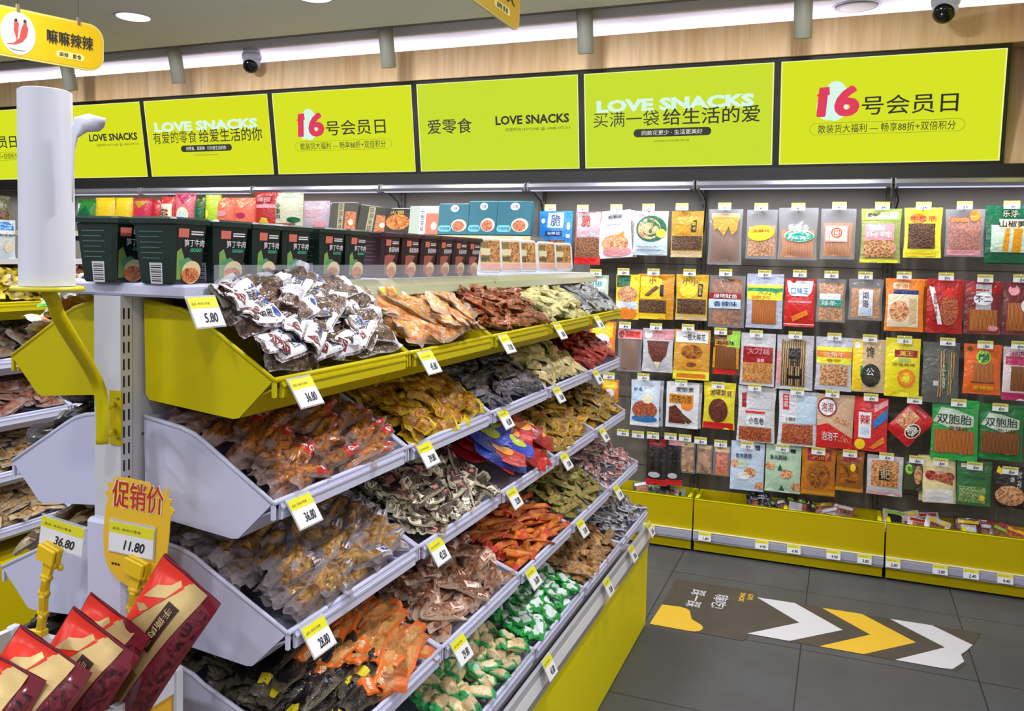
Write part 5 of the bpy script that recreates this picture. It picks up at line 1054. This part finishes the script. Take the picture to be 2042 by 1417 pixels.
SB = [(155, 192, 398, 455, (40,120,50), [('o',.5,.3,.3,.12,'pg'),('p',[(.1,.5),(.6,.8),(.9,.5)],'dg')], 'green crisp bag beside the paper roll on the wall shelf'),
 (191, 230, 394, 455, (222,190,34), [('r',.06,.26,.62,.46,'r'),('t',.1,.29,.58,.43,'薯片','y')], 'yellow crisp bag with red tab, left of a matching one'),
 (231, 266, 394, 455, (226,192,32), [('r',.04,.2,.5,.38,'r'),('t',.06,.22,.46,.36,'薯片','y')], 'yellow crisp bag with red tab, right of a matching one'),
 (265, 304, 396, 455, (196,44,70), [('p',[(.1,.94),(.5,.7),(.9,.94)],'gold'),('r',.04,.2,.4,.38,'r'),('o',.7,.4,.2,.14,'mg')], 'crimson crisp bag with a gold top print'),
 (304, 326, 398, 455, (180,36,44), [('r',.2,.2,.8,.4,'dr')], 'narrow red crisp bag between the crimson one and the white label'),
 (322, 352, 392, 455, (190,60,60), [('r',.1,.2,.86,.80,'cr'),('t',.2,.3,.7,.7,'辣味','br'),('r',.3,.82,.7,.92,'r')], 'red bag with a large cream label on the wall shelf'),
 (350, 391, 386, 455, (214,110,120), [('p',[(.06,.98),(.5,.74),(.94,.98)],'mg'),('o',.5,.46,.3,.2,'cr'),('o',.46,.4,.22,.16,'lb')], 'pink bag with a pointed top and pale blue print on the wall shelf'),
 (390, 414, 392, 455, (58,84,30), [('r',.2,.1,.8,.7,'dg')], 'dark green bag behind the lime one'),
 (410, 442, 388, 460, (176,206,50), [('o',.3,.5,.14,.1,'ly'),('o',.6,.3,.2,.1,'lg')], 'lime green puffed bag on the wall shelf'),
 (433, 471, 394, 462, (226,110,84), [('p',[(.0,.98),(.5,.7),(.98,1.0),(.6,.84)],'crisp'),('o',.4,.55,.3,.08,'pk')], 'coral red bag with pointed ears, left of a matching one'),
 (468, 512, 394, 464, (228,112,86), [('p',[(.0,.98),(.5,.7),(.98,1.0),(.6,.84)],'crisp'),('o',.4,.50,.24,.08,'mg')], 'coral red bag with pointed ears, right of a matching one'),
 (509, 562, 383, 464, (176,44,44), [('r',.1,.62,.96,.70,'pk'),('r',.1,.74,.7,.9,'dr'),('t',.14,.76,.66,.88,'辣锅','pk')], 'dark red bag leaning behind the white sack'),
 (514, 552, 412, 468, (206,176,40), [('o',.2,.7,.1,.1,'gold'),('r',.1,.1,.8,.3,'am')], 'yellow bag standing before the dark red one'),
 (545, 606, 384, 468, (206,206,180), [('t',.16,.36,.34,.74,'小麻花','k',1),('r',.1,.04,.8,.26,'rbits'),('o',.75,.34,.2,.07,'dg'),('r',.3,.88,.8,.93,'pg')], 'white sack with black brush writing on the wall shelf'),
 (606, 659, 400, 470, (186,170,184), [('r',.1,.6,.7,.64,'pk'),('r',.12,.5,.6,.54,'pk'),('r',.1,.7,.8,.74,'pk'),('o',.7,.3,.2,.12,'pk')], 'round silver-pink bag on the wall shelf')]
for s in SB: shelf_bag(*s)
def food_box_draw(kind):
    def f(F):
        if kind == 'teal':
            F.rect(.02, .02, .98, .98, P((22, 104, 124), .3), .0003, 2); F.oval(.68, .30, .24, .20, P((206, 200, 190), .4), .0006); F.oval(.66, .28, .18, .16, FRED, .0009)
            F.oval(.52, .84, .13, .11, PRW, .0006); F.text(.44, .78, .60, .90, '川味', P((60, 80, 90), .5), .0009)
            F.pill(.04, .10, .44, .30, P((110, 196, 220), .3), .0006); F.text(.08, .15, .40, .25, '牛肉拌面', P((20, 80, 110), .4), .0009)
        elif kind == 'dark':
            F.rect(.30, .05, .50, .95, P((176, 166, 130), .4), .0003, 2); F.text(.33, .08, .47, .92, '自热米饭', P((30, 30, 20), .4), .0008, turn=True)
            F.rect(.56, .05, .95, .70, FRED, .0005, 3); F.oval(.78, .36, .09, .1, P((226, 200, 180), .3), .0009)
        elif kind == 'fire':
            F.oval(.5, .46, .44, .30, FOOD((196, 80, 20), (240, 150, 60), 'noise', 50), .0006); F.text(.2, .76, .7, .9, '火锅', P((226, 190, 60), .4), .0008)
        else:
            F.rect(.0, .0, .34, 1, P((176, 190, 176), .4), .0003, 2); F.rect(.34, .0, .54, 1, PRW, .0004, 2); F.text(.38, .1, .50, .9, '小面拌饭', P((30, 40, 110), .4), .0008, turn=True); F.rect(.56, .02, .98, .74, P((226, 120, 96), .4), .0005, 2); F.oval(.84, .3, .10, .14, P((240, 220, 214), .3), .0009)
    return f
for x0, x1, y0, kind, base, lab, tl in ((658, 714, 404, 'dark', (58, 56, 44), 'dark olive food box with pale upright band on the wall shelf', 0), (712, 776, 412, 'dark', (50, 50, 36), 'dark food box leaning sideways on the wall shelf', .12), (768, 822, 416, 'fire', (30, 24, 22), 'black food box with orange flame-like food', 0),
      (818, 877, 412, 'mix', (214, 214, 206), 'white food box with blue upright writing and pink panel', 0), (874, 938, 407, 'teal', (16, 70, 88), 'teal food box with round white badge, first of three', 0), (934, 994, 402, 'teal', (22, 104, 124), 'teal food box with round white badge, middle of three', 0), (990, 1062, 402, 'teal', (22, 96, 112), 'teal food box with round white badge, last of three', 0)):
    T_ = at_y((x0+x1)/2, y0, 2.85); w = (at_y(x1, y0, 2.85)-at_y(x0, y0, 2.85)).length; h = T_.z-zs-.013
    place_slab('food_box', w, h, .05, P(base, .3), food_box_draw(kind), lab, 'food box', Matrix.Translation((T_.x, 2.87*S, zs+.0125)) @ Matrix.Rotation(tl, 4, 'Y') @ Matrix.Rotation(-.14, 4, 'X'), 'food boxes on the wall shelf')

# ------------------------------------------------------------------ yellow troughs under the pegboard
UN = ['at the gondola end', 'in the middle', 'at the right edge']
UB = [-1.058, -.4529, .1523, .757]
for k in range(3):
    x0, x1 = UB[k]*S+.004, UB[k+1]*S-.004; w = x1-x0
    r = empty('floor_trough', (x0, 2.89*S, 0)); tag(r, 'low yellow trough with white price rail under the hanging bags, '+UN[k], 'trough', 'yellow troughs along the wall'); YB_ = .205
    MB().box((0, 0, .098), (w, .012, .1865*S), YELD).box((0, -.002, .1865*S-.006), (w, .014, .1865*S), YELB).build('front_panel', r)  # top lip in brighter yellow: its highlight is put into the colour
    d = MB()
    for u in (0, .485, .965) if k != 2 else (0, .36, .965):
        d.box((u*w, .012, .1), (u*w+.018, YB_, .1865*S-.001), YELB)  # dividers share the brightened yellow, a painted highlight
    d.box((0, .012, .1), (w, YB_, .112), YELD); d.box((0, YB_-.01, .1), (w, YB_, .1865*S), YELD); d.build('divider', r)
    MB().box((0.004, .004, .012), (w-.004, .014, .096), YELD).build('kick_panel', r)
    MB().box((0.02, .03, 0), (w-.02, .06, .012), BLK).build('toe_shadow_gap', r)  # black strip standing in for the shade under the kick panel
    MB().prism([(.004, .118), (-.008, .114), (-.011, .104), (-.011, .074), (-.004, .064), (.004, .066)], 'x', 0, w, P((176, 176, 196), .25)).box((0, -.012, .113), (w, .0, .116), P((236, 232, 190), .3)).box((0, -.013, .064), (w, .002, .068), P((150, 150, 156), .3)).build('price_rail', r)
for px, py, pr in ((1293, 1058, '3.90'), (1405, 1071, '1.80'), (1519, 1086, '4.90'), (1583, 1095, '4.90'), (1662, 1108, '4.90'), (1724, 1116, '3.80'), (1781, 1122, '2.80'), (1875, 1136, '2.80'), (1937, 1144, '2.40'), (2005, 1155, '4.40')):
    p = at_y(px, py, 2.875)
    price_card(frame((p.x, 2.89*S-.0145, .114), (1, 0, 0), (0, .2, 1)), .062, .042, pr, 'tag %s on the trough rail, %s' % (pr, 'at the corner by the gondola' if px < 1300 else 'under the '+('left end of the middle trough' if px < 1450 else 'middle of the middle trough' if px < 1540 else 'right half of the middle trough' if px < 1600 else 'right part of the middle trough' if px < 1700 else 'right end of the middle trough' if px < 1750 else 'left end of the last trough' if px < 1800 else 'left half of the last trough' if px < 1900 else 'middle of the last trough' if px < 1960 else 'right end of the last trough')), 'price tags on the trough rail')
def trough_pack(px, Y, z, w, h, base, items, lab, ry, rx, clear=False, food=None):
    p = at_y(px, 1000, Y); o = make_bag(w, h, .02, base, items, int(px), clear, food=food)
    o.matrix_world = Matrix.Translation((p.x, Y*S, z)) @ Matrix.Rotation(ry, 4, 'Y') @ Matrix.Rotation(rx, 4, 'X') @ Matrix.Translation((0, 0, h/2)); tag(o, lab, 'snack bag')
rnd = random.Random(5)
for px, lab, base, n in ((1300, 'black and white', (50, 54, 50), 5), (1345, 'pale green', (170, 190, 160), 4), (1530, 'dark navy', (20, 20, 44), 5), (1590, 'dark brown', (60, 36, 28), 6), (1665, 'maroon and clear', (150, 90, 86), 4), (1800, 'white and red', (206, 190, 186), 5), (1850, 'white', (216, 214, 216), 4), (1930, 'dark red', (90, 34, 34), 6), (1985, 'brown', (110, 66, 48), 5), (2020, 'red tray', (190, 70, 60), 3)):
    for j in range(n):
        trough_pack(px+rnd.uniform(-22, 22), 2.962+rnd.uniform(-.02, .02), .225+j*.006+rnd.uniform(0, .012), .11, .13, base, [('r', .2, .2, .8, .8, rnd.choice(['w', 'k', 'bits', 'rbits', 'si'])), ('r', .1, .84, .9, .96, rnd.choice(['r', 'lg', 'w', 'y']))],
                    '%s snack bag lying in the yellow trough, %s of its pile' % (lab, ['bottom', 'second', 'third', 'fourth', 'fifth', 'topmost'][j]), rnd.uniform(-.4, .4), -.62+rnd.uniform(-.25, .25))
# ------------------------------------------------------------------ promotional bin in front, with red and gold bags and clip signs
zr = .555*S; PX0, PX1, PY0, PY1 = -.893*S, -.640*S, .47*S, .692*S
r = empty('promotion_bin', ((PX0+PX1)/2, (PY0+PY1)/2, 0)); tag(r, 'white-framed bin with orange-yellow side panel, full of red and gold bags', 'bin')
rl = lambda x, y, z: (x-(PX0+PX1)/2, y-(PY0+PY1)/2, z)
FRM = P((210, 212, 224), .35); f = MB()
for x in (PX0, PX1-.02):
    for y in (PY0, PY1-.02): f.box(rl(x, y, 0), rl(x+.02, y+.02, zr+.004), FRM, .003)
for z in (.12, zr-.034):
    for y in (PY0, PY1-.016): f.box(rl(PX0+.02, y+.002, z), rl(PX1-.02, y+.014, z+.034), FRM)
    for x in (PX0, PX1-.016): f.box(rl(x+.002, PY0+.02, z), rl(x+.014, PY1-.02, z+.034), FRM)
f.build('frame', r)
for x in (PX0+.006, PX1-.010): MB().box(rl(x, PY0+.02, .154), rl(x+.004, PY1-.02, zr-.034), P((226, 172, 24), .4)).build('side_panel', r)
for y in (PY0+.006, PY1-.010): MB().box(rl(PX0+.02, y, .154), rl(PX1-.02, y+.004, zr-.034), P((226, 172, 24), .4)).build('end_panel', r)
MB().box(rl(PX0+.012, PY0+.012, .46), rl(PX1-.012, PY1-.012, .47), FRM).build('floor_board', r)
q = MB(); q.box(rl(PX1-.019, PY1-.016, zr+.004), rl(PX1-.006, PY1-.003, zr+.02), FRM); q.tube([rl(PX1-.0125, PY1-.01, zr+.02), rl(PX1-.0125, PY1-.01, zr+.032)], .003, FRM, 8); q.build('corner_cap', r)
GLD = P((206, 178, 120), .34, .45); GLB = P((150, 112, 64), .3, .4); SRED = P((232, 50, 30), .25); BRN = P((56, 30, 26), .4)
def red_pouch(px, py, Y, w, h, t, ry, rx, rz, lab, seed):
    mat = P((120, 36, 48), .12, 0, .4); m, surf = bag_mesh(w, h, t, seed, mat, .08, .04); o = m.build('snack_pouch')
    a = MB(); F = Face(a, surf, w, h, True)
    def strip(pl, pr, v0, v1, mat, lift, n=14):
        vs = []; nn = 6
        for j in range(n+1):
            v = v0+(v1-v0)*j/n
            for i in range(nn+1): vs.append(surf(pl(v)+(pr(v)-pl(v))*i/nn, v, lift))
        a.add(vs, [(j*(nn+1)+i, j*(nn+1)+i+1, (j+1)*(nn+1)+i+1, (j+1)*(nn+1)+i) for j in range(n) for i in range(nn)], mat, True)
    edge = lambda v: .03+1.05*max(0, v-.48)
    right = lambda v: .80-.16*(1-v)
    strip(lambda v: max(.03, edge(v)-.02), right, .02, .985, GLD, .0010)
    strip(lambda v: .02, edge, .50, .985, SRED, .0014)
    strip(lambda v: .03, lambda v: right(v)-.04, .03, .42, GLB, .0014)
    F.poly([(.12, .76), (.20, .86), (.34, .90), (.40, .95), (.46, .93), (.40, .84), (.26, .80)], GLD, .0020); F.poly([(.08, .70), (.2, .74), (.30, .74), (.22, .69)], GLD, .0020)
    F.rect(.46, .56, .64, .84, BRN, .0018, 5); F.text(.50, .58, .60, .82, '手撕肉干', P((200, 170, 120), .4), .0026, turn=True)
    for v in (.44, .35): F.ring(.20, v, .06, .034, .22, BRN, .0026); F.text(.17, v-.016, .23, v+.016, '香', BRN, .0028)
    for k in range(5): F.rect(.34+.05*k, .10, .36+.05*k, .40, BRN, .0024, 5)
    a.build('printed_front', o)
    c = MB(); Fc = Face(c, surf, w, h, True); Fc.rect(.80, .06, .97, .90, FOOD((60, 16, 26), (130, 44, 56), 'noise', 60, .15), .0009, 6); c.build('food_window', o)
    p = at_y(px, py, Y)
    o.matrix_world = Matrix.Translation(p) @ Matrix.Rotation(rz, 4, 'Z') @ Matrix.Rotation(ry, 4, 'Y') @ Matrix.Rotation(rx, 4, 'X'); tag(o, lab, 'snack bag', None)
G_ = 'red and gold bags in the promotion bin'
red_pouch(112, 1292, .535, .125, .22, .045, .44, -.35, .15, 'red and gold bag lying at the front left of the promotion bin', 1)
red_pouch(212, 1258, .575, .125, .22, .045, .48, -.28, .1, 'red and gold bag in the middle of the promotion bin, showing round stamps', 2)
red_pouch(240, 1224, .615, .12, .22, .04, .44, -.22, .05, 'red and gold bag half hidden behind the middle one', 3)
red_pouch(384, 1152, .65, .12, .26, .045, .52, -.2, .0, 'tallest red and gold bag leaning at the right corner of the promotion bin', 4)
red_pouch(20, 1318, .51, .12, .22, .045, .32, -.4, .15, 'red and gold bag cut off by the left edge of the picture', 5)
CY = P((238, 200, 24), .35)
def clip_stand(pts, Y, lab, label_w=.045):
    """jointed yellow plastic clip; pts = picture points from the foot up to the jaw"""
    P3 = [at_y(x, y, Y) for x, y in pts]; r = empty('sign_clip', P3[0]); tag(r, lab, 'sign clip', 'yellow plastic sign clips'); R0 = P3[0]
    for k in range(len(P3)-2):
        a, b = P3[k]-R0, P3[k+1]-R0; q = MB(); M = frame(a, (b-a).cross(Vector((0, 1, 0))), b-a); L_ = (b-a).length
        q.box((-.006, 0, -.006), (.006, L_*.92, .006), CY, .0015)
        q.tube([(-.009, L_, 0), (.009, L_, 0)], .0058, CY, 12); q.box((-.0035, L_*.2, -.0068), (.0035, L_*.8, .0068), P((206, 168, 16), .4)); q.xf(M); q.build('joint_link', r)
    a, b = P3[-2]-R0, P3[-1]-R0; M = frame(a, (b-a).cross(Vector((0, 1, 0))), b-a); L_ = (b-a).length
    q = MB(); q.prism([(-.007, 0), (.007, 0), (.012, L_*.55), (-.012, L_*.55)], 'z', -.004, .004, CY); q.box((-.02, L_*.5, -.006), (.02, L_, .006), CY, .002)
    q.box((-.02, L_*.5, -.014), (.02, L_*.98, -.008), CY, .002); q.tube([(-.02, L_*.5, -.004), (.02, L_*.5, -.004)], .005, CY, 10)
    for s in (-1, 1): q.lathe([(.005, 0), (.007, .003), (.005, .006), (0, .007)], CY, 12, (s*.022, L_*.45, 0))
    q.xf(M); q.build('jaw', r)
    q = MB(); q.box((-.011, -.02, -.009), (.011, .008, .009), CY, .002); q.lathe([(.0, -.004), (.007, -.004), (.008, .0), (.007, .004), (0, .005)], CY, 14, (-.012, .0, .006)); q.xf(frame((0, 0, 0), (1, 0, 0), (0, 0, 1))); q.build('foot_clamp', r)
    return r
clip_stand([(80, 1262), (86, 1222), (88, 1182), (93, 1150), (106, 1086)], .685, 'jointed yellow clip holding the 36.80 card on the promotion bin rim')
clip_stand([(262, 1238), (265, 1212), (268, 1176), (280, 1112)], .68, 'jointed yellow clip holding the 11.80 sign above the red bags')
# card in the first clip
a_ = at_y(121, 1065, .690); w = (at_y(165, 1065, .690)-at_y(78, 1065, .690)).length; top_ = at_y(126, 1041, .690); h = (top_.z-at_y(121, 1095, .690).z)
Mx = frame(top_, (cos(.10), 0, -sin(.10)), (sin(.1), .06, cos(.1)))
r = price_card(Mx, w*.96, h, '36.80', 'price card reading 36.80 held in the jointed yellow clip', 'cards held by yellow clips', .3)
# shaped promotional sign
def pt(x, y): return at_y(x, y, .684)
o0 = pt(270, 1065); sx = (pt(271, 1065)-o0).x
M = frame(o0, (1, 0, -.02), (0, .05, 1)); r = empty('promotion_sign', mat4=M); tag(r, 'rounded yellow promotion sign with red writing and an 11.80 card', 'sign')
L = lambda x, y: ((x-270)*sx, -(y-1065)*sx)
out = [(208, 1030), (206, 1075), (210, 1105), (220, 1125), (240, 1140), (268, 1147), (298, 1142), (320, 1128), (331, 1105), (335, 1070), (336, 1030), (343, 1018), (334, 1012), (338, 1002), (329, 1001), (330, 985), (318, 993), (296, 990), (292, 983), (250, 981), (222, 983), (220, 992), (208, 994), (214, 1003), (205, 1010), (213, 1018)]
MB().prism([L(x, y) for x, y in out], 'z', -.001, .0008, P((236, 190, 44), .4)).build('board', r)
t = MB(); F = Face(t, lambda u, v, l=0: (*L(u, v), .001+l), 1, 1)
def put(x0, x1, y1, y0, s, mat, bo, lift): 
    g, fs, _ = glyphs(s, bo, 0); t.add([(*L(x0+(x1-x0)*gx, y1-(y1-y0)*gy), .001+lift+q) for gx, gy, q in g], fs, mat)
put(218, 326, 1030, 984, '促销价', P((240, 214, 180), .4), .085, .0003); put(221, 323, 1028, 986, '促销价', P((196, 52, 32), .4), .035, .0008)
put(226, 244, 1118, 1114, '爱零食', BRN, .03, .0003); t.build('lettering', r)
c0 = pt(266, 1045)
price_card(frame(c0+Vector((0, -.0035, 0)), (1, 0, -.02), (0, .05, 1)), sx*88, sx*46, '11.80', 'white and yellow price card reading 11.80 on the promotion sign', 'cards held by yellow clips', .3)

# ------------------------------------------------------------------ neighbouring shelf unit on the left
LX = -1.87*S; y_split = 1.615*S
r = empty('side_shelf', (-2.08*S, 1.6*S, 0)); tag(r, 'grey and yellow shelf unit across the aisle, seen left of the post', 'shelf')
il = lambda x, y, z: (x+2.08*S, y-1.6*S, z)
MB().box(il(-2.09*S, .7*S, 0), il(-2.06*S, 2.5*S, 1.02*S), P((110, 106, 100), .5)).build('back_panel', r)
MB().box(il(-2.06*S, .7*S, .955*S), il(-1.95*S, 2.5*S, .968*S), WHTM).build('top_board', r)
MB().box(il(-2.06*S, .7*S, 0), il(LX+.02, 2.5*S, .235*S), YELD).build('base', r)
for row, (z, mat, nm) in enumerate(((.863, YEL, 'yellow'), (.727, WHT, 'second white'), (.588, WHT, 'lower white'), (.452, WHT, 'fourth white'), (.316, WHT, 'lowest white'))):
    for k, y in enumerate((y_split-.45, y_split)):
        D = .285; M = Matrix.Translation((LX, y, z*S))
        make_bin('display_bin', D, mat, '%s bin of the shelf across the aisle, %s one' % (nm, ['near', 'far'][k]), 'bin', M, 'bins of the shelf across the aisle', W=.447)
        mats = [[PK('mottled_yellow', (60, 50, 20), (206, 176, 30), (214, 190, 40), .95, scale=30), PK('mottled_red', (120, 60, 36), (196, 130, 80), (190, 150, 120), .9, scale=30)],
                [PK('dusky', (50, 40, 36), (120, 90, 70), (130, 120, 116), .9, scale=30)]*2, [PK('dull_red', (90, 50, 40), (170, 110, 84), (150, 120, 110), .9, scale=30), PK('orange_red', (150, 60, 30), (210, 110, 60), (200, 120, 80), .9, scale=30)], [PK('tan_far', (110, 76, 44), (186, 146, 96), (180, 160, 130), .9, scale=40)]*2, [PK('tan_far_low', (120, 84, 50), (196, 156, 104), (186, 166, 136), .9, scale=40)]*2]
        nm2 = [['mottled yellow', 'reddish'], ['dusky grey', 'brownish grey'], ['dull red', 'orange red'], ['tan', 'pale tan'], ['brown', 'light brown']][row][k]
        heap(M, D-.01, nm2.replace(' ', '_')+'_packet', '%s packet heaped in the %s bin across the aisle' % (nm2, nm), 'snack packet', nm2+' packets across the aisle', mats[row][k], 36, .13, .05, .02, .1, .4, seed=80+row*2+k, W=.447, bump=.05 if row == 0 else .03)
price_card(frame((LX+.01, y_split+.05, .588*S-.004), (0, 1, 0), (-.5, 0, .86)), .06, .05, '17.80', 'price tag 17.80 on the bin across the aisle, seen behind the white bins', 'price tags across the aisle')
for px0, px1, y0, base, items, lab in ((-26, 37, 438, (206, 214, 222), [('r',.1,.74,.9,.95,'b'),('t',.2,.58,.9,.64,'鲜香脆笋','k'),('o',.6,.3,.2,.14,'cr')], 'white and blue pouch on the shelf across the aisle, at the left edge'), (-20, 24, 390, (96, 92, 70), [('r',.2,.2,.8,.8,'dbits')], 'dark olive pouch standing behind the white and blue one')):
    X = -1.98 if y0 > 400 else -2.03; a = at_x((px0+px1)/2, y0, X); w = (at_x(px1, y0, X)-at_x(px0, y0, X)).length; zb = .968*S; h = a.z-zb
    o = make_bag(w*.8, h, .04, base, items, 7, name='snack_pouch', botflat=.02); o.matrix_world = Matrix.Translation((X*S, a.y, zb)) @ Matrix.Rotation(pi/2, 4, 'Z') @ Matrix.Translation((0, 0, h)); tag(o, lab, 'snack bag')

# bright green bag on top of the heap left of the post
p = at_y(150, 588, .83); o = make_bag(.09, .11, .03, (40, 170, 50), [('r', .1, .1, .9, .3, 'lg'), ('o', .5, .6, .3, .2, 'pg')], 3)
o.matrix_world = Matrix.Translation(p+Vector((0, 0, .004))) @ Matrix.Rotation(.3, 4, 'Z') @ Matrix.Rotation(-1.15, 4, 'X') @ Matrix.Translation((0, 0, .05)); tag(o, 'bright green bag lying on the heap behind the bent yellow pipe', 'snack bag')
